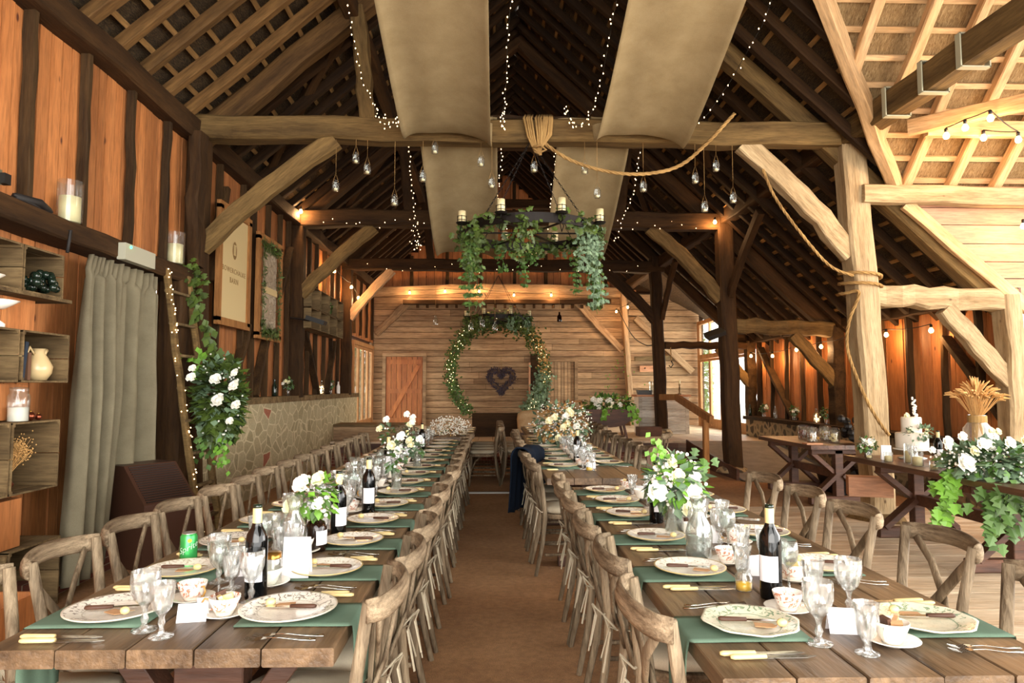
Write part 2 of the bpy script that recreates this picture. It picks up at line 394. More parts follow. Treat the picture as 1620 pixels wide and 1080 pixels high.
def boards(x0, x1, h0, h1, plane, at, wid, vertical=True, thick=.025, hfun=None, out=1, rgn=rg):
    """planking in one mesh; plane 'x' is a wall at x=at running along y, plane 'y' a wall at y=at running along x"""
    m = MB()
    if vertical:
        t = x0
        while t < x1-.01:
            w = min(wid*rgn.uniform(.85, 1.15), x1-t); c = t+w/2; top = hfun(c) if hfun else h1
            off = rgn.uniform(-.006, .006)
            if top > h0+.02:
                if plane == 'x': m.box((at+out*thick/2+off, c, (h0+top)/2), (thick, w-.012, top-h0))
                else: m.box((c, at+out*thick/2+off, (h0+top)/2), (w-.012, thick, top-h0))
            t += w
    else:
        t = h0
        while t < h1-.01:
            w = min(wid*rgn.uniform(.85, 1.15), h1-t); c = t+w/2; xa = x0; xe = x1
            if hfun: xa, xe = hfun(c+w/2)
            while xa < xe-.05:
                L = min(rgn.uniform(2.0, 5.0), xe-xa)
                if xe-xa-L < .3: L = xe-xa
                if plane == 'y': m.box((xa+L/2, at+out*thick/2, c), (L-.006, thick, w-.012), rot=(R(8)*-out, 0, 0))
                else: m.box((at+out*thick/2, xa+L/2, c), (thick, L-.004, w-.004), rot=(0, R(4)*out, 0))
                xa += L
            t += w
    return m
# left wall: stone plinth wall with timber cap, orange planking above, lintel over the curtained doorway
b = boards(-3, 7.3, 2.62, HP, 'x', XL-.03, .13); wl = struct('wall_left', b, 'orange')
b = boards(7.3, 16.25, 1.32, HP, 'x', XL-.03, .13); struct('wall_left', b, 'orange')
b = boards(16.2, YE, 2.7, HP, 'x', XL-.03, .13); struct('wall_left', b, 'orange')
b = boards(-3, 5.75, 0, 2.62, 'x', XL-.05, .13); struct('wall_left', b, 'orange')
b = boards(6.95, 7.5, 0, 2.62, 'x', XL-.05, .13); struct('wall_left', b, 'orange')
b = MB(); b.box((XL-.1, 11.85, .62), (.5, 8.7, 1.24)); struct('wall_left', b, 'stoneL')
b = MB()
for i in range(9): b.box((XL-.02, 7.95+i*.98, 1.285), (.42, .96, .09))
struct('trim_3', b, 'crate')
b = MB(); b.box((XL+.14, 6.3, .08), (.24, 3.2, .16)); struct('baseboard_left', b, 'brick')
# studs of the left wall
def stud(y, h0, h1, w=.1, lean=0, parent=wl, x=None, mat='stud', d=.05):
    w *= .72
    X = (XL+.045) if x is None else x
    m = MB(); m.bar((X, y, h0), (X, y+lean, h1), d, w, 6, .008, .1, up=(1, 0, 0), seed=int(y*7)); return m.build('stud', mat, parent)
for y, w in ((3.45, .13), (4.15, .12), (4.82, .12), (5.5, .1), (6.2, .1), (6.85, .1)): stud(y, 2.7, HP-.05, w, rg.uniform(-.04, .04))
for y in (7.75, 8.2, 9.0, 9.4, 10.0, 10.5, 11.0, 12.2, 12.8, 13.4, 14.0, 14.6): stud(y, 1.33, HP-.05, .1, rg.uniform(-.06, .06))
for y in (15.7, 16.3, 17.1, 17.9, 18.7): stud(y, 2.75, HP-.05, .09)
for p, q in (((9.5, 1.35), (10.1, 2.4)), ((11.9, 2.5), (12.9, 1.35)), ((8.3, 3.9), (7.95, 2.7)), ((10.3, 2.6), (11.0, 3.7)), ((13.6, 1.35), (14.1, 2.4)), ((9.2, 2.3), (8.8, 1.6))):
    m = MB(); m.bar((XL+.07, p[0], p[1]), (XL+.07, q[0], q[1]), .07, .11, 4, .01, .1, up=(1, 0, 0)); m.build('stud', 'stud', wl)
# end wall (y = YE): weatherboards to the tie, orange vertical planks in the gable
b = boards(XL, 3.85, .4, 4.12, 'y', YE, .16, False, out=-1); we = struct('wall_back', b, 'weather')
def lean(h): return (3.85, XA)
b = boards(3.85, XA, .4, 4.12, 'y', YE, .2, False, out=-1, hfun=lean); struct('wall_back', b, 'weather')
b = boards(XL, 4.3, 4.1, 8, 'y', YE+.04, .24, True, out=-1, hfun=lambda x: min(HP+SL*(x-XL), hR(x))); struct('wall_back', b, 'orange')
for x in (-2.3, -1.3, -.35, .6, 1.5, 2.4, 3.2):
    m = MB(); h = min(HP+SL*(x-XL), hR(x)); m.bar((x, YE-.02, 4.2), (x, YE-.02, h-.05), .09, .08, 4, .008, .1); m.build('stud', 'stud', we)
b = MB(); b.box((1.2, YE+.1, 2.3), (9.6, .06, 4.7)); struct('wall_back', b, 'dark')  # dark backing added to stop daylight leaking between the weatherboards
m = MB(); m.add([(XL-.2, YE+.12, 4.0), (XA, YE+.12, 4.0), (XA, YE+.12, hR(XA)+.3), (RX, YE+.12, RH+.3), (XL-.2, YE+.12, HP+.1)], [(0, 1, 2, 3, 4)]); struct('wall_back', m, 'dark')  # same added backing sheet, behind the gable planks
# outer aisle wall on the right
b = boards(7.55, 15.1, .8, 2.55, 'x', XA+.05, .2, out=-1); wr = struct('wall_right', b, 'orange')
b = MB(); b.box((XA+.02, 11.3, .38), (.5, 7.6, .76)); struct('wall_right', b, 'stoneR')
b = MB(); b.box((XA-.05, 11.3, .8), (.5, 7.6, .07)); struct('trim_4', b, 'dark')
for y, w in ((8.0, .12), (8.65, .1), (9.35, .12), (10.0, .1), (10.7, .13), (12.0, .12), (12.7, .1), (13.4, .1), (14.1, .1), (14.8, .14)): stud(y, .83, 2.5, w, rg.uniform(-.05, .05), wr, XA-.03)
for p, q in (((7.6, 1.1), (8.55, 2.1)), ((13.0, .85), (14.6, 2.3))):
    m = MB(); m.bar((XA-.06, p[0], p[1]), (XA-.06, q[0], q[1]), .07, .14, 4, .01, .1, up=(1, 0, 0)); m.build('stud', 'stud', wr)
# porch side wall above the aisle roof, pale pine boards
def pw(h):
    if h > 3.62: return (4.75, 9.5)
    return (max(4.3, (RH-h)/SR+RX+.12), 9.5)
b = boards(4.3, 9.5, .0, 3.84, 'y', 7.62, .2, False, out=-1, hfun=lambda h: (pw(h) if h > 2.5 else (XA+.25, 9.5))); wp = struct('wall_right', b, 'pinkpine')

b = MB(); b.add([(4.55, 7.66, 3.84), (9.5, 7.66, 3.84), (9.5, 7.66, 0), (XA+.3, 7.66, 0), (XA+.3, 7.66, 2.4)], [(0, 1, 2, 3, 4)]); struct('wall_right', b, 'trestle')  # backing sheet added to keep sky from leaking through the porch boards
b = MB(); b.box((XA+.14, 11.35, 1.7), (.03, 7.6, 1.8)); struct('wall_right', b, 'trestle')  # added backing, blocks daylight in the gaps of the aisle wall
b = MB(); b.box((XL-.1, 8.1, 3.48), (.03, 22.2, 1.68)); b.box((XL-.1, 11.8, 2.0), (.03, 9.0, 1.5)); b.box((XL-.12, 1.3, 1.31), (.03, 8.6, 2.6)); struct('wall_left', b, 'trestle')  # added backing, blocks daylight in the gaps of the left planking
# ---- roof slopes: thatch with battens and rafters as parts
def slope(name, quad, mat='thatch', n=30):
    a, bb, c, d = (Vector(q) for q in quad); m = MB(); vs = []
    for i in range(n+1):
        for j in range(n+1):
            p = a.lerp(bb, i/n).lerp(d.lerp(c, i/n), j/n); q = noise.noise(p*3)*.02; vs.append((p.x, p.y, p.z+q))
    m.add(vs, [(i*(n+1)+j, (i+1)*(n+1)+j, (i+1)*(n+1)+j+1, i*(n+1)+j+1) for i in range(n) for j in range(n)])
    return struct(name, m, mat)
UPL = .17
cl = slope('ceiling', ((XL-.35, -3, HP-.3+UPL), (XL-.35, YE+.2, HP-.3+UPL), (RX, YE+.2, RH+UPL), (RX, -3, RH+UPL)))
cr = slope('ceiling', ((RX, 7.56, RH+UPL), (RX, 15.3, RH+UPL), (XA+.3, 15.3, hR(XA+.3)+UPL), (XA+.3, 7.56, hR(XA+.3)+UPL)))
slope('ceiling', ((RX, 15.3, RH+UPL), (RX, YE+.2, RH+UPL), (3.7, YE+.2, hR(3.7)+UPL), (3.7, 15.3, hR(3.7)+UPL)), n=12)
slope('ceiling', ((3.7, 15.3, hR(3.7)+UPL), (3.7, YE+.2, hR(3.7)+UPL), (XA+.4, YE+.2, 3.3), (XA+.4, 15.3, 3.3)), n=12)
m = MB(); m.add([(3.7, 15.33, hR(3.7)+UPL), (XA+.4, 15.33, 3.3), (XA+.4, 15.33, hR(XA)-.05)], [(0, 1, 2)]); struct('wall_right', m, 'dark')
ZP, HP0, YR = 7.56, 3.6, 5.1
def vx(y): return (RH+SR*RX-HP0)/SR-((ZP-y) if y > YR else (y-(2*YR-ZP)))*(1/SR)
m = MB(); ys = [ZP+.2]+[ZP-i*(ZP-YR)/12 for i in range(13)]+[YR-i*(YR+3)/12 for i in range(1, 13)]
vs = []
for y in ys:
    xv = vx(y) if y > 2*YR-ZP else (RH+SR*RX-HP0)/SR
    e_ = .03 if y > ZP else 0; xv += 0 if y > ZP else .06; vs += [(RX, y, RH+UPL+e_), (xv, y, hR(xv)+UPL+e_)]
m.add(vs, [(2*i, 2*i+1, 2*i+3, 2*i+2) for i in range(len(ys)-1)]); cm = struct('ceiling', m, 'thatch')
def hp(y): return HP0+(ZP-y if y > YR else y-(2*YR-ZP))
m = MB(); vs = []; ys = [ZP-i*(ZP-YR)/12 for i in range(13)]+[YR-i*(YR-2.4)/8 for i in range(1, 9)]
for y in ys: vs += [(vx(y), y, hp(y)+UPL), (9.6, y, hp(y)+UPL)]
m.add(vs, [(2*i, 2*i+1, 2*i+3, 2*i+2) for i in range(len(ys)-1)])
M['thatchx'] = None
def thatchx():
    n = NT('bright_thatch_straw'); a = n.noise(n.coord((26, 5, 5)), 3, 6, .7, 1.2)
    c = n.ramp(a, [(.3, C('#6b4d2a')), (.5, C('#b08d5c')), (.72, C('#d8b987'))]); n.l(c, n.b.inputs['Base Color']); n.b.inputs['Roughness'].default_value = 1; n.bump(a, 1, .06); return n.m
M['thatchx'] = thatchx(); cp = struct('ceiling', m, 'thatchx')
def raft(parent, p, q, w=.1, h=.12, mat='rafter', jit=.01): 
    return timber('rafter', None, p, q, w, h, mat, parent=parent, n=6, jit=jit, seed=5, curve=rg.uniform(-.03, .03))
y = 1.2
while y < YE-.1:
    w = rg.uniform(.08, .13); raft(cl, (XL-.05, y, HP-.03), (RX, y+rg.uniform(-.05, .05), RH), w, .11, 'rafter' if y < 7.4 else 'shaderaft'); y += .46
y = 7.9
while y < YE-.1:
    w = rg.uniform(.08, .13); xe = XA+.1 if y < 15.3 else 3.75; raft(cr, (RX, y+rg.uniform(-.05, .05), RH), (xe, y, hR(xe)), w, .11, 'shaderaft'); y += .46
y = 4.0
while y < 7.5:
    xv = vx(y); raft(cm, (RX, y, RH), (xv, y, hR(xv)), .1, .11, 'shaderaft'); y += .46
x = 3.1
while x < 9:
    yv = ZP-max(0, (vx(ZP)-x)*SR) if x < vx(ZP) else ZP-.02
    if yv > YR+.1: raft(cp, (x, yv, hp(yv)+.04), (x, YR, hp(YR)+.04), .1, .1, 'newraft')
    x += .52
for i in range(1, 19):
    t = i/19.0; x = XL+(RX-XL)*t; z = HP+SL*(x-XL)+.1
    m = MB(); m.box((x, 10, z), (.05, 20, .03), rot=(0, -math.atan(SL), 0)); m.build('batten', 'batten', cl)
for i in range(1, 27):
    x = RX+(XA-RX)*i/27.0; m = MB(); ye = YE if x < 3.7 else 15.3; m.box((x, (7.6+ye)/2, hR(x)+.1), (.05, ye-7.6, .03), rot=(0, math.atan(SR), 0)); m.build('batten', 'batten', cr)
for i in range(1, 14):
    x = RX+(4.4-RX)*i/14.0; y0 = ZP-(vx(ZP)-x)*SR; m = MB(); m.box((x, (7.6+max(y0, YR))/2, hR(x)+.1), (.05, 7.6-max(y0, YR), .03), rot=(0, math.atan(SR), 0)); m.build('batten', 'batten', cm)
for i in range(0, 12):
    y = ZP-.08-i*.19
    if y > YR: m = MB(); x0 = vx(y); m.box(((x0+9.5)/2, y, hp(y)+.13), (9.5-x0, .055, .03), rot=(-R(45), 0, 0)); m.build('batten', 'newraft', cp)

# ---- frames
names = ['nearest', 'second', 'third']
lb = {1: 'nearest', 2: 'middle', 3: 'farthest'}
TB = {1: (4.33, .26, 'mid', 0), 2: (4.27, .28, 'dark', .03), 3: (4.2, .26, 'dark', .0)}
for k in (1, 2, 3):
    y = FR[k]; ax = AX[k]; h, hh, mt, cv = TB[k]; w = lb[k]
    timber('tie_beam', f'{w} heavy tie beam spanning the hall between its posts', (XL-.05, y, h), (ax+.1, y, h-.02), .24, hh, mt, 'beam', 14, .015, cv)
    pm = {1: 'dark', 2: 'dark', 3: 'dark'}[k]
    timber('wall_post', f'dark post carrying the left end of the {w} tie beam', (XL+.1, y, 1.3 if k > 1 else .0), (XL+.1, y, h-.1), .22, .2, pm, 'post', 12, .012)
    timber('brace', f'slanting brace under the left end of the {w} tie beam', (XL+.16, y-.02, 3.0), (-1.75-.25*(k-1), y-.02, h-.13), .13, .2, 'mid' if k < 3 else 'weather', 'brace', 10, .01, .06 if k == 1 else .03)
    timber('principal_rafter', f'wide left principal rafter of the {w} roof frame', (XL, y+.1, HP-.08), (RX, y+.1, RH-.1), .22, .24, 'rafter' if k == 1 else 'dark', 'rafter', 10, .015)
    timber('principal_rafter', f'right principal rafter of the {w} roof frame', (RX, y+.1, RH-.1), (XA, y+.1, hR(XA)-.1), .2, .22, 'dark' if k > 1 else 'mid', 'rafter', 14, .012)
    if k > 1: timber('collar_beam', f'collar high above the {w} tie beam', (-1.9, y+.1, 5.62), (2.4, y+.1, 5.62), .16, .2, 'dark', 'beam', 8, .012)
    for sx, side in ((-1.55, 'left'), (2.3, 'right')):
        timber('queen_strut', f'leaning {side} strut standing on the {w} tie beam', (sx+(.15 if sx < 0 else -.15), y, h+.1), (sx, y+.05, (HP+SL*(sx-XL) if sx < 0 else hR(sx))-.1), .16, .2, 'mid' if k == 1 and sx < 0 else 'dark', 'strut', 8, .012)
    if k == 1: post = ((4.24, y, .05), (4.04, y, 4.5), .27, .27, 'pale')
    elif k == 2: post = ((4.0, y, .12), (3.9, y, 4.5), .26, .26, 'dark')
    else: post = ((3.76, y, .55), (3.66, y, 4.4), .24, .24, 'dark')
    timber('arcade_post', f'{["", "pale adzed", "dark rough", "dark leaning"][k]} oak post carrying the {w} tie beam', *post, 'post', 11, .013)
    timber('brace', f'slanting brace under the right end of the {w} tie beam', (ax-.1, y-.03, 2.95), (ax-1.28, y-.03, h-.12), .14, .22, ['', 'pale', 'mid', 'dark'][k], 'brace', 10, .012, .05)
    timber('aisle_tie', f'tie from the {["", "pale", "dark rough", "dark leaning"][k]} oak post to the aisle wall', (ax+.1, y, 2.5 if k < 3 else 2.4), (XA, y, 2.44 if k < 3 else 2.4), .2, .24 if k < 3 else .16, ['', 'pale', 'mid', 'dark'][k], 'beam', 10, .018)
    timber('aisle_brace', f'brace under the aisle tie of the {w} frame', (5.05, y-.03, 2.35), (XA-.06, y-.03, 1.5), .12, .2, ['', 'pale', 'mid', 'mid'][k], 'brace', 8, .01)
    timber('aisle_post', f'aisle wall post at the {w} frame', (XA-.06, y, .83 if k > 1 else 0), (XA-.06, y, 2.5), .2, .24, ['', 'pale', 'stud', 'stud'][k], 'post', 8, .015)
# padstones under posts
for (x, y, z, s, lab) in ((4.24, 7.5, .03, .5, 'pale oak'), (4.0, 11.35, .09, .42, 'dark rough oak'), (3.76, 15.2, .48, .4, 'dark leaning oak')):
    m = MB(); m.lathe([(s*.62, -.03 if z < .2 else -.08), (s*.6, .0), (s*.5, .05), (s*.3, .07)], 9, (x, y, z), rfun=lambda t, q: 1+.1*math.sin(3*t))
    tag(m.build('padstone', 'stoneR' if z > .05 else 'mid', smooth=False), f'squat stone pad under the {lab} post', 'stone')
# up-braces along the arcade
timber('arcade_brace', 'thin curved prop rising from the dark rough post toward the viewer', (3.95, 11.2, 3.0), (4.0, 10.0, 4.1), .1, .14, 'dark', 'brace', 8, .01, .05)
timber('arcade_brace', 'thin curved prop beside the dark leaning post', (3.78, 15.1, 3.0), (3.8, 14.0, 4.1), .1, .12, 'dark', 'brace', 8, .01, .05)
# plates and purlins
timber('wall_plate', 'dark wall plate along the top of the left planked wall', (XL+.06, -1, HP-.02), (XL+.06, YE, HP-.06), .2, .22, 'dark', 'beam', 30, .02)
timber('arcade_plate', 'pale squared plate running toward the viewer over the porch, bound with straps', (4.0, 7.6, 4.32), (4.25, -1, 4.3), .22, .26, 'mid', 'beam', 12, .01)
timber('arcade_plate', 'dark arcade plate running away along the post tops', (4.0, 7.6, 4.36), (3.7, YE, 4.25), .2, .24, 'dark', 'beam', 24, .015)
timber('eaves_plate', 'dark eaves plate above the aisle wall lamps', (XA-.03, 7.6, 2.53), (XA-.03, 15.3, 2.53), .16, .16, 'dark', 'beam', 24, .015)
for x, s in ((-1.6, 'left'), (2.35, 'right')):
    h = HP+SL*(x-XL) if x < 0 else hR(x)
    timber('purlin', f'long dark purlin under the {s} roof slope', (x, 1, h-.12), (x, YE, h-.12), .16, .18, 'dark', 'beam', 24, .015)
for i, (p, q) in enumerate((((-3.2, 9.6, 4.5), (-1.7, 7.7, 5.7)), ((-3.2, 13.2, 4.5), (-1.7, 11.6, 5.7)), ((3.2, 9.9, 4.8), (2.3, 8.0, 5.7)), ((3.2, 13.6, 4.8), (2.3, 11.8, 5.7)))):
    timber('wind_brace', f'{["left", "left", "right", "right"][i]} wind brace rising to the purlin in the {["nearer", "farther", "nearer", "farther"][i]} bay', p, q, .1, .16, 'dark', 'brace', 6, .01, .05)
# lintel shelf over the curtained doorway
timber('lintel', 'deep dark lintel beam above the curtain, candles standing on it', (XL+.08, 1.0, 2.66), (XL+.08, 7.35, 2.6), .3, .16, 'dark', 'beam', 14, .008)
timber('door_post', 'dark rough post between the curtain and the ladder', (XL+.1, 7.0, .0), (XL+.12, 7.02, 2.55), .24, .28, 'dark', 'post', 10, .02)
timber('door_post', 'knobbly dark half post tight behind the ladder top', (XL+.16, 7.3, 2.75), (XL+.16, 7.32, 4.2), .12, .2, 'dark', 'post', 8, .02)
# end wall timbers
timber('tie_beam', 'curved pale tie beam on the end wall behind lit bulbs', (XL, YE-.12, 4.1), (3.8, YE-.12, 4.12), .14, .26, 'weather', 'beam', 16, .012, .12)
timber('rail', 'dark toothed rail below the end wall bulbs', (-2.5, YE-.25, 3.82), (3.3, YE-.25, 3.86), .16, .12, 'dark', 'beam', 10, .006)
m = MB()
for i in range(20): m.box((-2.1+i*.27, YE-.25, 3.72), (.07, .1, .1))
tag(m.build('rail_peg', 'dark'), 'row of dark peg stubs hanging under the toothed rail', 'peg', kind='stuff')
timber('brace', 'left brace on the end wall', (XL+.1, YE-.12, 2.95), (-2.25, YE-.12, 3.95), .1, .2, 'weather', 'brace', 8, .01)
timber('brace', 'long right brace on the end wall', (3.62, YE-.12, 2.5), (2.35, YE-.12, 3.85), .1, .18, 'weather', 'brace', 8, .01)
timber('wall_post', 'pale jowled post on the end wall by the white cabinet', (3.88, YE-.14, .4), (3.66, YE-.14, 4.1), .14, .3, 'weather', 'post', 12, .012)
timber('aisle_tie', 'pale rail from the jowled post across the end of the aisle', (3.8, YE-.14, 3.55), (4.6, YE-.14, 3.55), .1, .16, 'weather', 'beam', 4, .01)
timber('brace', 'sloping brace beside the jowled post on the end wall', (4.0, YE-.14, 3.4), (5.6, YE-.14, 1.9), .1, .18, 'weather', 'brace', 8, .01)
timber('rail', 'rough horizontal rail above the coat pegs', (3.98, YE-.12, 2.25), (5.2, YE-.12, 2.3), .08, .12, 'crate', 'beam', 6, .012)
# porch timbers
timber('porch_beam', 'pale squared beam from the pale post across the porch wall', (4.1, 7.38, 3.62), (9.3, 7.45, 3.55), .16, .2, 'pale', 'beam', 12, .008)
timber('porch_rafter', 'planed rafter edge running down the porch wall over the aisle roof', (4.62, 7.42, 3.52), (6.6, 7.42, 1.8), .06, .14, 'newraft', 'rafter', 8, .005)
timber('valley_rafter', 'broad valley rafter where porch thatch meets the dark main roof', (4.6, 7.5, 3.66), (vx(YR)+.05, YR, hp(YR)+.0), .12, .2, 'newraft', 'rafter', 10, .01)
timber('collar_beam', 'planed collar crossing the porch just above the cluster of bulbs', (4.45, 6.75, 4.12), (7.6, 6.75, 4.12), .08, .16, 'newraft', 'beam', 4, .004)
timber('collar_beam', 'planed skew collar meeting the porch collar over the bulbs', (4.3, 6.8, 4.15), (5.6, 5.6, 4.15), .08, .16, 'newraft', 'beam', 4, .004)
# strap bindings on the porch plate
M['strap'] = plain('grey_green_strap', '#a7a48a', .7)
for i, y in enumerate((6.0, 6.55, 5.5)):
    x = 4.0+(7.6-y)/8.6*.25; m = MB()
    for dx, dz, sx, sz in ((-.125, 0, .012, .3), (.125, 0, .012, .3), (0, -.145, .26, .012), (0, .145, .26, .012)): m.box((x+dx, y, 4.31+dz), (sx, .06, sz))
    tag(m.build('strap', 'strap'), ['middle pale strap bound round the porch plate', 'farthest pale strap bound round the porch plate', 'nearest pale strap bound round the porch plate'][i], 'strap')
# ---------------------------------------------------------------- openings, doors and things fixed to the walls
M['frameoak'] = wood('window_oak', '#9a6a3e', '#c6935f', 'z', 3, .6, .08, .3)
b = MB(); b.box((10, 30, -.12), (60, 60, .06)); b.box((-18, 8, -.12), (28, 60, .06)); M['gravel'] = plain('pale_gravel', '#b9b3a4', .9, bump=(40, .5)); struct('ground', b, 'gravel')
def glazed(name, x, y0, y1, h0, h1, nleaf, transom=None, out=1):
    """glazed oak doors standing in a side wall"""
    m = MB(); t = .1
    m.box((x, (y0+y1)/2, h1-t/2), (t, y1-y0, t)); m.box((x, (y0+y1)/2, h0+.02), (t, y1-y0, .04))
    for y in (y0+t/2, y1-t/2): m.box((x, y, (h0+h1)/2), (t*.98, t, h1-h0))
    top = transom or h1-t
    if transom: m.box((x, (y0+y1)/2, transom), (t*.99, y1-y0, .12)); top = transom-.06
    root = struct(name, m, 'frameoak'); w = (y1-y0-2*t)/nleaf
    for i in range(nleaf):
        a = y0+t+i*w; s = .07; lf = MB()
        for y in (a+s/2+.004, a+w-s/2-.004): lf.box((x, y, (h0+top)/2+.02), (.055, s, top-h0-.06))
        lf.box((x, a+w/2, h0+.14), (.053, w-2*s, .2)); lf.box((x, a+w/2, top-.045), (.053, w-2*s, .07))
        d = lf.build('door_leaf', 'frameoak', root); g = MB(); g.box((x, a+w/2, (h0+top)/2+.05), (.008, w-2*s, top-h0-.32)); g.build('pane', 'clear', d)
        if i % 2: hd = MB(); hd.box((x-out*.05, a+.04, h0+1.0), (.02, .025, .16)); hd.build('door_handle', 'steel', d)
        if transom:
            fx = MB(); fx.box((x, a+w, (transom+h1)/2), (.06, .06, h1-transom-.1)); fx.build('mullion', 'frameoak', root)
            g = MB(); g.box((x, a+w/2, (transom+h1)/2), (.008, w-.08, h1-transom-.16)); g.build('pane', 'clear', root)
    return root
glazed('window_1', XL, 16.3, 19.0, .4, 2.6, 4)
glazed('window_2', XA-.05, 15.3, 19.05, .4, 3.3, 4, 2.3, 1)
b = MB(); b.box((XL-.05, 19.1, 1.55), (.06, .22, 2.3)); struct('wall_left', b, 'weather')
# shrubs beyond the glazed doors; the left row is added to darken the bright glass
def foliage_mb(c, r, n, L, w, rgn, m=None, up=(0, 0, 1), lobes=False, hang=0):
    m = m or MB(); c = Vector(c)
    for i in range(n):
        d = Vector((rgn.gauss(0, 1), rgn.gauss(0, 1), rgn.gauss(0, 1))).normalized(); q = rgn.uniform(.35, 1)**.5
        p = c+Vector((d.x*r[0], d.y*r[1], d.z*r[2]))*q; dd = d+Vector((0, 0, -hang))+Vector((rgn.uniform(-.6, .6), rgn.uniform(-.6, .6), rgn.uniform(-.6, .6)))
        m.leaf(p, dd, (rgn.uniform(-.4, .5), rgn.uniform(-.4, .5), 1), L*rgn.uniform(.7, 1.2), w*rgn.uniform(.7, 1.2), lobes=lobes)
    return m
rf = random.Random(11)
for i, (x, y) in enumerate(((-5.4, 22.5), (-5.7, 26.0), (-6.6, 29.5), (-7.2, 33.0))):
    t = empty('darkening_shrub', (x, y, -.1), 0, f'added shrub darkening the sky behind the left glazed doors, {ORD[i]} from the camera', 'shrub')
    m = MB(); [m.tube([(0, 0, 0), (rf.uniform(-.5, .5), rf.uniform(-.5, .5), 1.8)], [.05, .02], 6) for _ in range(4)]; m.build('stem', 'twig', t)
    foliage_mb((0, 0, 1.7), (1.1, 1.6, 1.7), 900, .35, .22, rf).build('foliage', 'leaf', t)
t = empty('shrub', (7.7, 25.5, -.1), 0, 'leafy shrub seen outside through the glazed doors on the right', 'shrub')
m = MB(); [m.tube([(0, 0, 0), (rf.uniform(-.4, .5), rf.uniform(-.4, .5), 1.8)], [.05, .02], 6) for _ in range(5)]; m.build('stem', 'twig', t)
foliage_mb((0, 0, 1.9), (.45, .9, 1.6), 1500, .2, .12, rf).build('foliage', 'bright', t)
# window behind the curtain
m = MB()
for y in (5.8, 6.12, 6.46): m.box((XL-.1, y, 1.35), (.06, .06, 2.3))
for z in (.25, .75, 1.2, 1.65, 2.1, 2.5): m.box((XL-.1, 6.13, z), (.058, .7, .045))
w3 = struct('window_3', m, 'frameoak'); g = MB(); g.box((XL-.1, 6.13, 1.38), (.006, .66, 2.2)); g.build('pane', 'clear', w3)
b = MB(); b.box((XL-.1, 6.73, 1.3), (.06, .5, 2.6)); b.box((XL-.1, 6.1, .1), (.06, 1.6, .2)); struct('wall_left', b, 'stud')
# curtain: hanging in folds, gathered at the top
def curtain():
    m = MB(); NU, NV = 150, 40; vs = []
    for j in range(NV+1):
        v = j/NV; z = 2.5-v*2.42
        y0 = 5.36-(v**.8)*.46; y1 = 6.42+.03*v
        for i in range(NU+1):
            u = i/NU; y = y0+(y1-y0)*u
            A = .035+.07*min(1, v*2.2); ph = 2*math.pi*(6.5*u+.5*math.sin(5*u))
            x = XL+.2+A*math.sin(ph)+.02*math.sin(2.7*ph+3*v)*(1-v)+.05*math.sin(6*u+2*v)*v+(.12*v if u < .25 else .12*v*max(0, (.5-u)/.25))
            if v < .06: x = XL+.2+.03*math.sin(ph*2.3)
            vs.append((x, y, z+.01*math.sin(ph)))
    k = NU+1; m.add(vs, [(j*k+i, j*k+i+1, (j+1)*k+i+1, (j+1)*k+i) for j in range(NV) for i in range(NU)], 0)
    o = m.build('curtain', 'curtain', smooth=True); tag(o, 'long sage grey linen curtain hanging in folds below the lintel', 'curtain')
    s = o.modifiers.new('thick', 'SOLIDIFY'); s.thickness = .004; return o
curtain()
# end wall doors
def ledged(name, x0, x1, h0, h1, mat, z=False, fr='weather'):
    m = MB(); y = YE-.05
    for x in (x0-.05, x1+.05): m.box((x, y-.02, (h0+h1)/2), (.09, .1, h1-h0))
    m.box(((x0+x1)/2, y-.02, h1+.05), (x1-x0+.2, .1, .09)); r = struct(name, m, fr)
    m = MB(); n = 7; w = (x1-x0)/n
    for i in range(n): m.box((x0+w*(i+.5), y, (h0+h1)/2), (w-.012, .04, h1-h0-.02))
    lf = m.build('door_leaf', mat, r)
    if z:
        m = MB()
        for h in (h0+.15, (h0+h1)/2, h1-.15): m.box(((x0+x1)/2, y-.035, h), (x1-x0-.06, .03, .13))
        m.bar((x0+.12, y-.036, h0+.25), (x1-.12, y-.036, h1-.25), .03, .12, up=(0, 0, 1)); m.build('door_ledges', mat, lf)
    return r
ledged('door_1', -2.98, -1.96, .4, 2.32, 'doororange', True)
ledged('door_2', 1.62, 2.28, .4, 2.18, 'weather')
b = MB(); b.box((1.3, YE-.05, 1.4), (.5, .03, 2.0)); tag(b.build('board', 'dark'), 'tall dark board standing in for the recess left of the right-hand plank door', 'board')  # flat dark board painting in the darkness of a recess
timber('batten', 'thin pale upright batten beside the dark recess board', (1.02, YE-.08, .4), (1.02, YE-.08, 2.15), .05, .05, 'pinkpine', 'batten')
b = MB(); b.box((4.1, YE-.2, 3.2), (.12, .1, .1)); 
# coat pegs
t = empty('coat_pegs', (4.5, YE-.09, 1.98), 0, 'small pine peg rail on the wall above the white cabinet', 'pegs')
m = MB(); m.box((0, 0, 0), (.75, .04, .17)); m.build('backboard', 'pinkpine', t)
for i in range(3): m = MB(); m.tube([(-.24+i*.24, -.02, .02), (-.24+i*.24, -.08, .0), (-.24+i*.24, -.09, .04)], .012, 6); m.build('hook', 'iron', t)
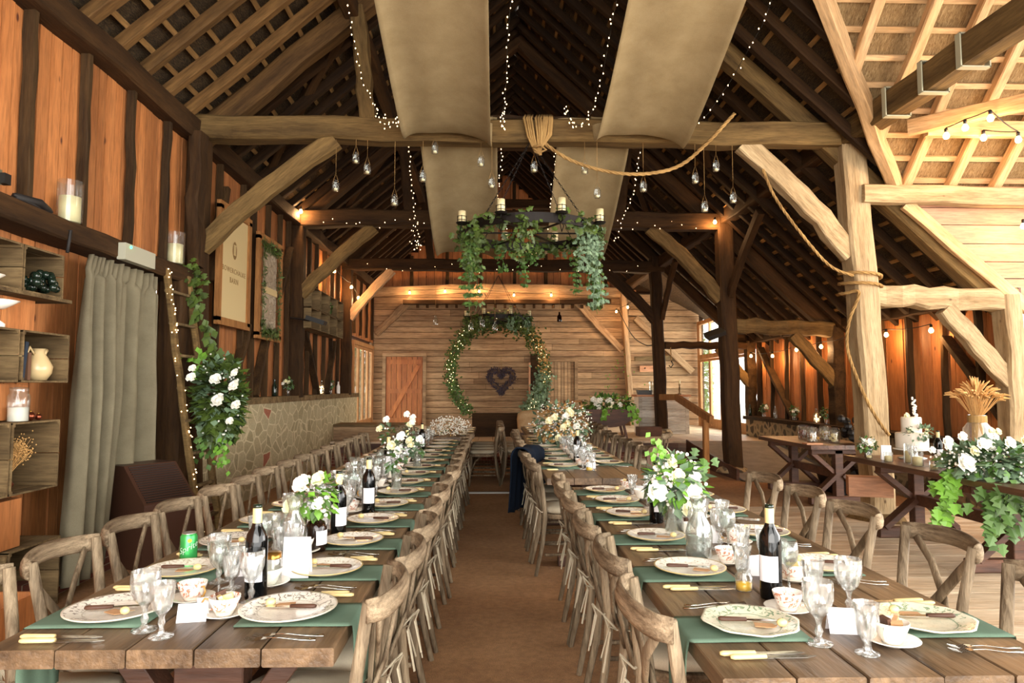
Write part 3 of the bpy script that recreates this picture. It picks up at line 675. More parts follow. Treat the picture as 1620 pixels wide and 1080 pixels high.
# moon gate garland
def garland():
    t = empty('moon_gate_garland', (.13, YE-.45, .4), 0, 'huge round leafy garland arch standing before the end wall', 'garland')
    hc = Vector((0, 0, 1.52)); rr = 1.28; pts = []
    for i in range(61):
        a = R(-52+284*i/60); pts.append(hc+Vector((rr*math.cos(a), 0, rr*math.sin(a)*1.1)))
    m = MB(); m.tube(pts, .03, 6); m.build('hoop', 'twig', t)
    def ring(a0, a1, n, spread, L, mat, name, extra=None):
        m = MB()
        for i in range(n):
            u = rf.random(); a = R(a0+(a1-a0)*u); p = hc+Vector((rr*math.cos(a), 0, rr*math.sin(a)*1.1))+Vector((rf.gauss(0, spread), rf.gauss(0, spread*.7), rf.gauss(0, spread)))
            if extra and rf.random() < .3: p.z -= rf.uniform(0, extra)
            m.leaf(p, (rf.gauss(0, 1), rf.gauss(0, 1)-.5, rf.gauss(0, 1)-.3), (0, -1, .3), L, L*.6)
        m.build(name, mat, t)
    ring(-52, 232, 2600, .075, .085, 'ivy', 'foliage'); ring(150, 232, 500, .08, .08, 'leaf', 'foliage'); ring(40, 140, 900, .12, .1, 'ivy', 'foliage', .3)
    ring(-52, 0, 700, .11, .11, 'leaf2', 'foliage'); ring(-10, 45, 600, .07, .07, 'dry', 'dried_flowers')
    m = MB()
    for i in range(150):
        a = R(-50+280*rf.random()); p = hc+Vector((rr*math.cos(a), -.08, rr*math.sin(a)*1.1))+Vector((rf.gauss(0, .07), rf.gauss(0, .04), rf.gauss(0, .07))); m.ball(p, .008, 5, 3)
    tag(m.build('fairy_bulbs', 'fairy', t), kind='stuff')
garland()
# heart wreath
def heart():
    t = empty('heart_wreath', P(793, 600, y=YE-.14), 0, 'dark twig heart wreath hanging on a string inside the garland', 'wreath')
    pts = []
    for i in range(41):
        a = 2*math.pi*i/40; x = 16*math.sin(a)**3; z = 13*math.cos(a)-5*math.cos(2*a)-2*math.cos(3*a)-math.cos(4*a); pts.append((x*.0205, 0, z*.0215))
    m = MB(); m.tube(pts, .05, 8, False); m.build('heart_core', 'twig', t)
    m = MB()
    for i in range(2600):
        p = Vector(pts[rf.randrange(40)]).lerp(Vector(pts[rf.randrange(40)]), 0); q = Vector((rf.gauss(0, .032), rf.gauss(0, .04), rf.gauss(0, .032)))
        m.leaf(p+q, (rf.gauss(0, 1), rf.gauss(0, 1), rf.gauss(0, 1)), (0, -1, 0), .07, .022)
    M['lav'] = plain('dried_lavender', '#3e3540', .9, var=.4); m.build('sprigs', 'lav', t)
    m = MB(); m.tube([(-.1, 0, .2), (0, 0, .62), (.02, 0, .2)], .006, 5); m.build('string', 'rope', t)
heart()
# white cabinet on the stage
def cabinet():
    t = empty('cabinet', (3.92, 15.9, .4), 0, 'distressed white slatted cabinet standing on the stage', 'cabinet')
    m = MB(); m.box((0, 0, .42), (1.16, .5, .84)); m.build('body', 'white', t)
    m = MB()
    for i in range(13): m.box((0, -.262, .06+i*.062), (1.0, .02, .052), rnd=rf.random())
    M['distress'] = wood('distressed_white_paint', '#8f8371', '#f0ece2', 'x', 3, .7, .08, .4); m.build('slats', 'distress', t)
    for s in (-1, 1): m = MB(); m.box((s*.54, -.265, .42), (.08, .03, .84)); m.build('stile', 'distress', t)
    m = MB(); m.box((0, 0, .87), (1.26, .58, .05)); m.build('top', 'pinkpine', t)
cabinet()
def jar_candle(loc, label, r=.06, h=.3, ch=.24, cr=.045):
    t = empty('candle_jar', loc, 0, label, 'candle'); m = MB(); m.lathe([(r, 0), (r, h)], 18, cap=False); m.lathe([(r, 0), (.001, .003)], 18, cap=False); m.build('glass_sleeve', 'clear', t, True)
    m = MB(); m.lathe([(cr, .006), (cr, ch), (cr*.2, ch-.008)], 16); m.build('candle', 'wax', t, True); m = MB(); m.tube([(0, 0, ch-.008), (0, 0, ch+.015)], .0015, 4); m.build('wick', 'black', t)
jar_candle((3.72, 15.85, 1.295), 'left white candle in a glass sleeve on the cabinet', .08, .3, .22, .06)
jar_candle((3.9, 15.85, 1.295), 'right white candle in a glass sleeve on the cabinet', .08, .3, .25, .065)
m = MB()
for i in range(3): m.box((3.52, 15.85, 1.31+i*.035), (.3+.01*i, .2, .03), rot=(0, 0, .05*i))
M['bluebook'] = plain('slate_blue_cloth', '#3f4f5c', .8); tag(m.build('cloth_pile', 'bluebook'), 'low slate blue folded pile at the left end of the cabinet top', 'cloth')
t = empty('candlestick', (4.35, 15.85, 1.295), 0, 'turned candlestick at the right end of the cabinet top', 'candlestick'); m = MB(); m.lathe([(.05, 0), (.05, .02), (.015, .04), (.025, .12), (.012, .2), (.03, .24)], 14); m.build('stem', 'crate', t, True); m = MB(); m.lathe([(.02, .24), (.02, .33)], 12); m.build('candle', 'wax', t, True)
# handrail of the ramp
t = empty('handrail', (3.75, 13.4, .0), 0, 'plain timber handrail sloping down beside the ramp', 'handrail')
def lw(pa, pb, w, h, name, par, mat='trestle'):
    b = MB(); b.bar(pa, pb, w, h, 2, 0, .1); return b.build(name, mat, par)
hx = Vector((3.75, 13.4, 0)); A = P(1045, 628, y=13.5); B = P(1070, 628, y=13.0); Cc = P(1126, 664, y=11.0); D = P(1116, 664, y=11.2)
lw(A-hx, B-hx, .07, .12, 'rail', t, 'frame'); lw(B-hx, Cc-hx, .07, .13, 'rail', t, 'frame'); lw(Vector((D.x, D.y, .0))-hx, D-hx, .09, .09, 'newel_post', t, 'frame')
m = MB(); m.box((0, 0, 0), (.5, .3, .2)); o = m.build('timber_block', 'trestle'); o.location = (3.42, 15.0, .5); o.rotation_euler = (0, 0, .1); tag(o, 'reddish timber block beside the foot of the dark leaning post', 'block')
# crates stacked as shelves by the left edge
def crate_mb(w, d, h, nb=3, t=.012, inner=True):
    """open box: w along y, d deep along x (opening faces +x), h high"""
    m = MB()
    for z in (t/2, h-t/2):
        for i in range(nb): m.box((d*(i+.5)/nb, 0, z), (d/nb-.008, w, t))
    for i in range(nb): m.box((t/2, 0, h*(i+.5)/nb), (t, w-2*t, h/nb-.01))
    for s in (-1, 1):
        for i in range(2): m.box((d/2, s*(w/2-t/2), h*(i+.5)/2), (d-.004, t, h/2-.006-(.0)))
        for z in (t, h-t): m.box((d/2, s*(w/2-t*1.5), z+(t if z < h/2 else -t)*.6), (d*.98, t*1.2, t*1.6))
    return m
CX = XL+.04
rows = [(.0, .3, 'box'), (.3, .42, 'open'), (.72, .25, 'box'), (.97, .52, 'open'), (1.49, .22, 'box'), (1.71, .37, 'open'), (2.08, .22, 'box')]
lab = ['lowest', 'lowest', 'lower middle', 'middle', 'upper middle', 'upper', 'top']
HB = [.0, .33, .72, .97, 1.27, 1.53, 1.9, 2.16]
CR = [(-.01, .3, [4.7, 4.1], 'open'), (.32, .26, [4.55], 'box'), (.58, .42, [4.72, 4.2], 'open'), (1.0, .25, [4.6], 'box'), (1.25, .26, [4.66], 'boxs')]
def place_crates():
    X = CX
    spec = []
    # (z0, height, ycentre, width, kind, depth, label)
    spec.append((.0, .45, 4.06, .5, 'open', .36, 'low dark crate at the foot of the stack, nearer the camera'))
    spec.append((.0, .46, 4.58, .5, 'open', .36, 'lowest open crate of the stack beside the curtain'))
    spec.append((.47, .3, 4.2, .56, 'box', .32, 'orange pine box in the stack just under the crate of dried flowers'))
    spec.append((.8, .45, 4.54, .46, 'open', .36, 'open crate holding the small vase of dried flowers'))
    spec.append((.8, .45, 4.06, .46, 'open', .36, 'open crate holding brass bells at the left picture edge'))
    spec.append((1.26, .23, 4.3, .62, 'box', .24, 'orange pine box behind the glass jar'))
    spec.append((1.5, .33, 4.6, .47, 'open', .36, 'open crate holding books and a cream jug'))
    spec.append((1.5, .33, 4.1, .47, 'open', .36, 'empty open crate left of the books'))
    spec.append((1.84, .2, 4.3, .62, 'box', .26, 'orange pine box behind the white weighing dish'))
    spec.append((2.07, .3, 4.54, .4, 'open', .36, 'top open crate holding dark green glass bits'))
    spec.append((2.07, .3, 4.1, .46, 'open', .36, 'top open crate at the left edge holding a white bowl'))
    return spec
for z0, h, yc, w, kind, d, lb_ in place_crates():
    if kind == 'open': o = crate_mb(w, d, h).build('crate', 'crate')
    else:
        m = MB(); t = .014
        for i in range(2): m.box((d-t/2, -w/4+w/2*i, h/2), (t, w/2-.006, h))
        m.box((d/2, -w/2+t/2, h/2), (d-2*t, t, h)); m.box((d/2, w/2-t/2, h/2), (d-2*t, t, h)); m.box((d/2, 0, t/2), (d-2*t, w-2*t, t)); m.box((d/2, 0, h-t/2), (d-2*t, w-2*t, t))
        o = m.build('wooden_box', 'orange')
    o.location = (CX, yc, z0); tag(o, lb_, 'crate', 'crates stacked as shelves')
m = MB(); m.box((CX+.2, 4.3, 2.054), (.4, .95, .022)); tag(m.build('shelf_board', 'crate'), 'dark board laid under the top pair of crates', 'board')
m = MB(); m.box((0, 0, 0), (.3, .6, .012)); 
m = MB(); m.box((0, 0, .012), (.3, .4, .02))
for s in (-1, 1): m.box((s*.143, 0, .16), (.014, .4, .3)); m.box((0, s*.193, .16), (.272, .014, .3))
o = m.build('wooden_box', 'orange'); o.location = (-2.72, 3.85, 0); tag(o, 'open orange box on the floor behind the nearest left chair', 'crate')
# things on the crates
def lathe_obj(name, prof, mat, parent=None, n=20, smooth=True, **k):
    m = MB(); m.lathe(prof, n, cap=False, **k); return m.build(name, mat, parent, smooth)
X0 = CX+.2
for i, (y, h, c, l, tl) in enumerate(((4.43, .27, '#a89468', 'tan leaning book in the crate', .12), (4.48, .25, '#24303f', 'slate blue book leaning in the crate', .12), (4.54, .18, '#6b4a34', 'small brown book beside the blue one in the crate', .0))):
    M[f'bk{i}'] = plain(f'book_cloth_{c[1:]}', c, .8); t = empty('book', (X0, y, 1.515), 0, l, 'book', 'books in the crate'); t.rotation_euler = (-tl, 0, 0)
    m = MB(); m.box((0, -.013, h/2), (.17, .003, h)); m.box((0, .013, h/2), (.17, .003, h)); m.box((.086, 0, h/2), (.003, .03, h)); m.build('cover', f'bk{i}', t)
    m = MB(); m.box((-.003, 0, h/2), (.16, .022, h-.012)); m.build('pages', 'paper', t)
def jug(loc, label, s=1, mat='paper'):
    t = empty('jug', loc, 0, label, 'jug'); m = MB(); m.lathe([(.001, 0), (.045*s, 0), (.07*s, .04*s), (.075*s, .08*s), (.05*s, .13*s), (.03*s, .16*s), (.036*s, .185*s), (.03*s, .18*s), (.02*s, .15*s)], 20, cap=False); m.build('body', mat, t, True)
    m = MB(); m.tube([(0, -.04*s, .15*s), (0, -.08*s, .19*s), (0, -.1*s, .15*s), (0, -.07*s, .09*s)], .008*s, 6); m.build('handle', mat, t, True)
    m = MB(); m.tube([(0, .03*s, .15*s), (0, .07*s, .18*s)], [.02*s, .012*s], 8); m.build('spout', mat, t, True)
M['creamglaze'] = plain('cream_glaze', '#cdb384', .25)
jug((X0+.05, 4.68, 1.515), 'cream pottery jug with looped handle in the crate', 1.15, 'creamglaze')
t = empty('glass_jar', (X0+.06, 4.45, 1.475+.235), 0, 'clear jar with clamp lid and white filling on the lower crate', 'jar'); t.location = (X0+.11, 4.42, 1.252)
lathe_obj('jar_body', [(.001, 0), (.06, 0), (.062, .16), (.05, .18), (.05, .2)], 'clear', t); lathe_obj('filling', [(.055, .004), (.056, .09), (.001, .092)], 'white', t); lathe_obj('lid', [(.052, .2), (.052, .215), (.001, .218)], 'clear', t)
M['copper'] = plain('copper', '#8a4a34', .3, .9); M['brass'] = plain('brass', '#a97f3c', .3, .9)
t = empty('bauble', (X0+.12, 4.52, 1.252), 0, 'small copper bauble beside the glass jar', 'bauble'); m = MB(); m.ball((0, 0, .03), .03, 14, 8); m.build('ball', 'copper', t, True); lathe_obj('cap', [(.008, .058), (.008, .07), (.001, .07)], 'brass', t, 8)
t = empty('bauble', (X0+.12, 4.6, 1.252), 0, 'second smaller copper bauble on the edge of the crate', 'bauble'); m = MB(); m.ball((0, 0, .022), .022, 14, 8); m.build('ball', 'copper', t, True); lathe_obj('cap', [(.006, .042), (.006, .05), (.001, .05)], 'brass', t, 8)
t = empty('dried_posy', (X0+.04, 4.44, .815), 0, 'small round vase of dried flowers inside the crate', 'flowers')
lathe_obj('vase', [(.001, 0), (.025, 0), (.045, .04), (.02, .08), (.026, .1)], 'copper', t)
m = MB()
for i in range(40):
    e = Vector((rf.uniform(-.08, .08), rf.uniform(-.05, .2), rf.uniform(.2, .32))); m.tube([(0, 0, .08), e*.5+Vector((0, 0, .05)), e], .0015, 4, False)
m.build('stems', 'dry', t); m = MB()
for i in range(420): m.ball((rf.gauss(0, .04), .06+rf.gauss(0, .06), .25+rf.gauss(0, .04)), .006, 4, 2)
tag(m.build('seed_heads', 'dry', t), kind='stuff')
for i, (y, s, l) in enumerate(((4.0, 1.0, 'larger brass handbell in the lower left crate'), (4.14, .8, 'smaller brass handbell in the lower left crate'))):
    t = empty('handbell', (X0+.1, y, .815), 0, l, 'bell'); lathe_obj('bell', [(.055*s, 0), (.05*s, .01), (.03*s, .05*s), (.02*s, .075*s), (.001, .08*s)], 'brass', t); lathe_obj('handle', [(.008, .078*s), (.014, .11*s), (.006, .14*s), (.001, .15*s)], 'crate', t, 10)
for i, (y, z, s, l) in enumerate(((4.18, 1.832, .13, 'white weighing dish standing on the middle crate'), (4.06, 2.085, .12, 'shallow white bowl in the top left crate'))):
    t = empty('bowl', (X0+.1, y, z), 0, l, 'bowl'); h0 = .11 if i == 0 else 0
    lathe_obj('dish', [(.001, h0), (s*.4, h0), (s, h0+.05), (s-.006, h0+.05), (s*.4, h0+.01), (.001, h0+.01)], 'china', t)
    if i == 0: lathe_obj('scale_base', [(.06, 0), (.06, .02), (.02, .05), (.015, .11)], 'china', t)
t = empty('glass_beads', (X0+.1, 4.54, 2.085), 0, 'heap of dark green glass pieces in the top crate', 'glassware'); m = MB()
for i in range(40): m.ball((rf.gauss(0, .05), rf.gauss(0, .09), .03+abs(rf.gauss(0, .045))), .028, 7, 5)
m.build('pieces', 'green_glass', t, True)
# brown slatted cabinet (heater cover) by the curtain
def heater():
    t = empty('floor_speaker', (-2.9, 5.95, 0), 0, 'brown box cabinet with sloping grille standing beside the curtain', 'cabinet')
    m = MB(); w = .24; pr = [(-.26, 0), (.26, 0), (.26, .52), (-.02, .82), (-.26, .82)]
    vs = [(x, s*w, z) for s in (-1, 1) for x, z in pr]; m.add(vs, [(0, 1, 2, 3, 4), (9, 8, 7, 6, 5)]+[(i, 5+i, 5+(i+1) % 5, (i+1) % 5) for i in range(5)])
    M['heat'] = plain('brown_painted_steel', '#4a2f22', .45, .2); m.build('body', 'heat', t)
    m = MB()
    for i in range(16):
        u = (i+1)/17; m.box((.26-.28*u+.004, 0, .52+.3*u+.004), (.012, .42, .006), rot=(0, 0, 0))
    m.build('grille', 'black', t)
    t.rotation_euler = (0, 0, -.5)
heater()
# ladder leaning on the lintel, flowers tied to it
def ladder():
    t = empty('ladder', (-2.74, 6.75, 0), 0, 'old rustic ladder wound with fairy lights leaning on the lintel', 'ladder')
    f = Vector((0, 0, 0)); 
    for dy, nm in ((-.17, 0), (.3, 1)):
        m = MB(); m.bar((0, dy, 0), (-.4, dy+.0, 2.6), .055, .075, 10, .006, .25); m.build('rail', 'mid', t)
    for i in range(8):
        u = (.22+i*.31)/2.6; m = MB(); m.bar((-.4*u, -.2, 2.6*u), (-.4*u, .33, 2.6*u), .05, .028, 2, .002, .2); m.build('rung', 'crate', t)
    m = MB()
    for i in range(90): u = rf.random(); m.ball((-.4*u+rf.choice((.035, -.0)), -.17+rf.uniform(-.045, .045), 2.6*u), .006, 4, 3)
    tag(m.build('fairy_bulbs', 'fairy', t), kind='stuff')
ladder()
def rose(m, c, r, d=(0, -1, .3), petals=14, rgn=rf):
    """many-petalled bloom"""
    c = Vector(c); d = Vector(d).normalized(); a = d.orthogonal().normalized(); b_ = d.cross(a)
    m.ball(c, r*.45, 7, 5)
    for k in range(petals):
        t = k*2.4; rr = r*(.35+.65*k/petals); tilt = .9-.75*k/petals
        o = (a*math.cos(t)+b_*math.sin(t)); s = d.cross(o)
        p0 = c+o*rr*.3-d*r*.15; p1 = c+o*rr+d*r*.5*tilt; w = r*.55
        m.add([p0-s*w*.5, p0+s*w*.5, p1+s*w*.75, p1+o*r*.08+d*r*.1, p1-s*w*.75], [(0, 1, 2, 3, 4)])
def arrangement(name, loc, label, r, nleaf, flowers, mats=('leaf', 'leaf2'), L=.09, group=None, cat='flowers', vase=None, trails=(), lob=False, seed=1, c0=(0, 0, 0), small=0, stems=True):
    g = random.Random(seed); t = empty(name, loc, 0, label, cat, group)
    for i, mt in enumerate(mats):
        foliage_mb(c0, r, nleaf//len(mats), L*(1 if i == 0 else .8), L*(.75 if i == 0 else .6), g, hang=.3, lobes=lob and i == 0).build('foliage', mt, t)
    for (dx, dy, dz, fr) in flowers:
        m = MB(); rose(m, (dx, dy, dz), fr, (g.uniform(-.3, .3), -1, .5), rgn=g); m.build('bloom', g.choice(['white_petal', 'white_petal', 'cream_petal']), t)
    if small:
        m = MB()
        for i in range(small):
            d = Vector((g.gauss(0, 1), g.gauss(0, 1), g.gauss(0, 1))).normalized(); m.ball(Vector(c0)+Vector((d.x*r[0], d.y*r[1], d.z*r[2]))*g.uniform(.7, 1.15), .01, 5, 3)
        tag(m.build('tiny_blossoms', 'white_petal', t), kind='stuff')
    for tr in trails:
        m = MB(); pts = [Vector(p) for p in tr[0]]
        for i in range(len(pts)-1):
            for q in range(tr[1]): p = pts[i].lerp(pts[i+1], g.random()); m.leaf(p+Vector((g.gauss(0, tr[2]), g.gauss(0, tr[2]), g.gauss(0, tr[2]))), (g.gauss(0, .5), g.gauss(0, .5)-.3, -1), (0, -1, .5), tr[3], tr[3]*.8, lobes=tr[4])
        m.build('trailing_vine', tr[5], t)
    return t
g = random.Random(5)
fl = [(P(px, py, y=6.65)-Vector((-2.68, 6.8, 1.35)), r) for px, py, r in ((352, 633, .075), (348, 600, .06), (310, 597, .05), (312, 583, .04), (377, 610, .06), (380, 640, .05), (378, 590, .045), (370, 665, .04))]
arrangement('ladder_flowers', (-2.68, 6.8, 1.35), 'cascade of ivy, eucalyptus and white blooms tied to the ladder', (.22, .2, .42), 900, [(v.x, v.y-.1, v.z, r) for v, r in fl], ('ivy', 'leaf2'), .12, lob=True, small=160, trails=(([(-.05, 0, .4), (-.2, .1, .75), (-.38, .2, 1.05)], 26, .03, .09, False, 'ivy'), ([(0, 0, -.3), (.05, -.05, -.6)], 60, .05, .06, False, 'bright'), ([(-.15, 0, -.3), (-.1, 0, -.55)], 40, .05, .07, False, 'leaf'), ([(-.2, .1, .3), (-.3, .15, .5)], 40, .07, .07, False, 'bright'), ([(-.4, .3, 1.1), (-.45, .3, 1.4)], 50, .06, .08, True, 'ivy')))
# sign panel and seating frame on the left wall
def text_mesh(body, size, name, mat, parent, align='CENTER', space=1):
    cu = bpy.data.curves.new(name, 'FONT'); cu.body = body; cu.size = size; cu.align_x = align; cu.align_y = 'CENTER'; cu.extrude = .001; cu.space_character = space
    o = bpy.data.objects.new(name, cu); COL.objects.link(o); bpy.context.view_layer.update()
    me = bpy.data.meshes.new_from_object(o.evaluated_get(bpy.context.evaluated_depsgraph_get())); bpy.data.objects.remove(o)
    me.materials.clear(); me.materials.append(M[mat]); r = bpy.data.objects.new(name, me); COL.objects.link(r); r.parent = parent; return r
M['signink'] = plain('brown_sign_ink', '#8a6a3c', .8)
t = empty('sign_panel', (XL+.16, 8.4, 2.24), 0, 'tall cream canvas sign with oval emblem and name in a pine frame', 'sign')
m = MB(); m.box((0, 0, .68), (.02, .86, 1.3)); m.build('canvas', 'paper', t)
for s in (-1, 1): m = MB(); m.box((.01, s*.47, .68), (.05, .09, 1.36)); m.build('frame_side', 'frame', t)
for z in (.0, 1.36): m = MB(); m.box((.01, 0, z), (.05, 1.03, .09)); m.build('frame_rail', 'frame', t)
a = text_mesh('BOWERCHALKE', .088, 'lettering', 'signink', t, space=1.25); a.rotation_euler = (R(90), 0, R(90)); a.location = (.012, 0, .64)
a = text_mesh('BARN', .095, 'lettering', 'signink', t, space=1.2); a.rotation_euler = (R(90), 0, R(90)); a.location = (.012, 0, .52)
m = MB(); vs = [(.012, .07*math.cos(i*math.pi/12), .9+.11*math.sin(i*math.pi/12)) for i in range(24)]; m.add(vs, [tuple(range(24))]); m.build('emblem', 'signink', t)
m = MB()
for i in (-1, 0, 1): m.box((.0135, i*.026, .9), (.002, .014, .12))
m.box((.0135, 0, .965), (.002, .08, .012)); m.build('emblem_mark', 'paper', t)
t = empty('seating_frame', (XL+.16, 9.72, 2.17), 0, 'tall pine frame with fern-bordered seating chart beside the canvas sign', 'frame')
m = MB(); m.box((0, 0, .68), (.02, .86, 1.3)); m.build('backboard', 'orange', t)
M['chart'] = stone('seating_chart_paper', '#b8a890', '#a8957c', '#c0b098', '#8c7a68', 9, None, .04)
m = MB(); m.box((.015, 0, .95), (.01, .56, .58)); m.build('chart', 'chart', t); m = MB(); m.box((.015, 0, .35), (.01, .56, .55)); m.build('chart', 'chart', t)
m = MB(); m.box((.025, 0, .65), (.015, .58, .09)); m.build('banner', 'paper', t)
for s in (-1, 1): m = MB(); m.box((.01, s*.47, .68), (.05, .09, 1.36)); m.build('frame_side', 'frame', t)
for z in (.0, 1.36): m = MB(); m.box((.01, 0, z), (.05, 1.03, .09)); m.build('frame_rail', 'frame', t)
m = MB()
for i in range(700):
    u = rf.random()*4; e = rf.gauss(0, .035); 
    p = (.04, -.33+e, .02+1.3*(u % 1)) if u < 1 else (.04, .33+e, .02+1.3*(u % 1)) if u < 2 else (.04, -.33+.66*(u % 1), 1.25+e) if u < 3 else (.04, -.33+.66*(u % 1), .06+e)
    m.leaf(p, (.3, rf.gauss(0, 1), rf.gauss(0, 1)), (1, 0, 0), .08, .03)
m.build('fern_border', 'ivy', t)
# emergency sign box, sockets, candles on the lintel
def on_lintel(px, py): return P(px, py, x=XL+.16)
LT = 2.705
M['greyw'] = plain('grey_white_plastic', '#a8a591', .5)
t = empty('exit_light', (XL+.26, 5.95, 2.6), 0, 'white emergency light box with green lamp fixed on the lintel', 'light')
m = MB(); m.box((0, 0, 0), (.07, .5, .14)); m.build('housing', 'greyw', t)
M['green_led'] = plain('green_lamp', '#30ff90', .4, emit=6); m = MB(); m.ball((.035, -.17, .045), .012, 8, 6); m.build('indicator', 'green_led', t)
for i, y in enumerate((5.22, 6.95)):
    jar_candle((XL+.12, y, LT+.01), ['thick ivory candle in a tall glass on the lintel above the curtain', 'thick ivory candle in a tall glass beside the ladder top'][i], .09, .32, .2, .075)
t = empty('socket_box', (XL+.07, 4.42, 2.8), 0, 'grey metal double socket box with plug on the planked wall', 'socket')
M['greym'] = plain('grey_metal_box', '#7d7660', .4, .5)
m = MB(); m.box((0, 0, .05), (.07, .2, .1)); m.build('box', 'greym', t); m = MB(); m.box((.05, .1, .04), (.05, .06, .07)); m.build('plug', 'black', t); m = MB(); m.box((.037, -.03, .06), (.004, .03, .04)); m.build('label_plate', 'white', t)
m = MB(); m.tube([(XL+.13, 4.6, 2.76), (XL+.16, 4.75, 2.73), (XL+.14, 4.9, 2.74), (XL+.2, 5.0, 2.6), (XL+.24, 5.05, 2.62), (XL+.24, 5.02, 2.45)], .012, 6); m.tube([(XL+.12, 4.62, 2.75), (XL+.16, 4.82, 2.76), (XL+.12, 4.98, 2.74)], .03, 6); tag(m.build('cable', 'wire', smooth=True), 'tangle of black cable lying on the lintel', 'cable')
# crates hung on the far left wall
t0 = [(11.62, .55, 'leftmost'), (12.25, .55, 'second from the left'), (12.9, .55, 'third from the left'), (13.5, .5, 'rightmost')]
for yc, w, l in t0:
    for z0, v in ((2.44, 'lower'), (2.8, 'upper')):
        o = crate_mb(w, .26, .35).build('crate', 'crate'); o.location = (XL+.08, yc, z0); tag(o, f'{l} {v} crate of the wall shelf beyond the frames', 'crate', 'crates hung on the far left wall')
arrangement('crate_posy', (XL+.25, 12.9, 2.95), 'tiny green posy in the wall crate', (.06, .08, .1), 120, [(.02, -.02, .02, .03)], ('leaf',), .05)
# floodlight on the second post
t = empty('floodlight', (XL+.55, 10.85, 2.52), 0, 'black floodlight on a bracket on the left wall', 'lamp')
m = MB(); m.box((0, 0, 0), (.3, .2, .07), rot=(0, R(18), 0)); m.build('housing', 'black', t); m = MB(); m.box((.01, 0, -.04), (.26, .16, .006), rot=(0, R(18), 0)); m.build('lens', 'clear', t); m = MB(); m.tube([(-.1, 0, 0), (-.42, .05, .05)], .02, 6); m.build('bracket', 'black', t)
t = empty('floodlight', P(1131, 528, y=11.0), 0, 'black floodlight on the dark rough post on the right', 'lamp')
m = MB(); m.box((0, 0, 0), (.3, .2, .07), rot=(R(25), R(-20), 0)); m.build('housing', 'black', t); m = MB(); m.box((-.01, -.0, -.042), (.26, .16, .006), rot=(R(25), R(-20), 0)); m.build('lens', 'clear', t); m = MB(); m.tube([(.05, .05, .02), (.2, .3, .1)], .02, 6); m.build('bracket', 'black', t)
# ---------------------------------------------------------------- tables
TZ = .76
def plank_table(name, x0, x1, y0, y1, label, n=5, group=None):
    cx = (x0+x1)/2; t = empty(name, (cx, y0, 0), 0, label, 'table', group); w = (x1-x0); L = y1-y0; g = random.Random(int(y0*10))
    m = MB(); a = -w/2
    for i in range(n):
        e = w/n*g.uniform(.9, 1.1) if i < n-1 else w/2-a; e = min(e, w/2-a)
        m.bar((a+e/2, g.uniform(-.004, .004), TZ-.025), (a+e/2, L+g.uniform(-.004, .004), TZ-.025), e-.005, .05, 1, 0, .07); a += e
    m.build('tabletop', 'table', t)
    for k, y in enumerate((.38, L-.38)):
        s = w/2-.12
        tr = MB(); tr.bar((0, y, .08), (0, y, .66), .22, .09, 1, 0, .05, up=(0, 1, 0)); q = tr.build('trestle', 'trestle', t)
        b_ = MB(); b_.bar((-s, y, .69), (s, y, .69), .09, .07, 1, 0, .08); b_.build('bearer', 'trestle', t)
        b_ = MB(); b_.bar((-s, y, .045), (s, y, .045), .11, .09, 1, 0, .12); b_.build('foot', 'trestle', t)
        for sg in (-1, 1): b_ = MB(); b_.bar((sg*.1, y, .38), (sg*.3, y, .66), .07, .1, 1, 0, .05, up=(0, 1, 0)); b_.build('bracket', 'trestle', t)
    b_ = MB(); b_.bar((0, .38, .3), (0, L-.38, .3), .06, .1, 1, 0, .08); b_.build('stretcher', 'trestle', t)
    return t
plank_table('trestle_table', -1.38, -.43, 1.93, 4.35, 'rustic plank table nearest the camera on the left of the aisle', 5)
plank_table('trestle_table', -1.37, -.43, 4.36, 6.8, 'rustic plank table in the middle of the left row', 5)
plank_table('trestle_table', -1.36, -.43, 6.81, 9.2, 'rustic plank table ending the long left row', 5)
plank_table('trestle_table', -1.0, -.3, 9.75, 12.3, 'last narrow table on the left before the stage step', 4)
plank_table('trestle_table', .56, 1.48, 1.70, 4.9, 'rustic plank table nearest the camera on the right of the aisle', 5)
plank_table('trestle_table', .42, 1.26, 5.36, 7.8, 'bare-ended plank table standing second in the right row', 4)
plank_table('trestle_table', .42, 1.26, 7.82, 10.2, 'plank table third in the right row under a big pale bouquet', 4)
plank_table('trestle_table', .5, 1.3, 10.22, 12.4, 'last plank table of the right row by the stage step', 4)

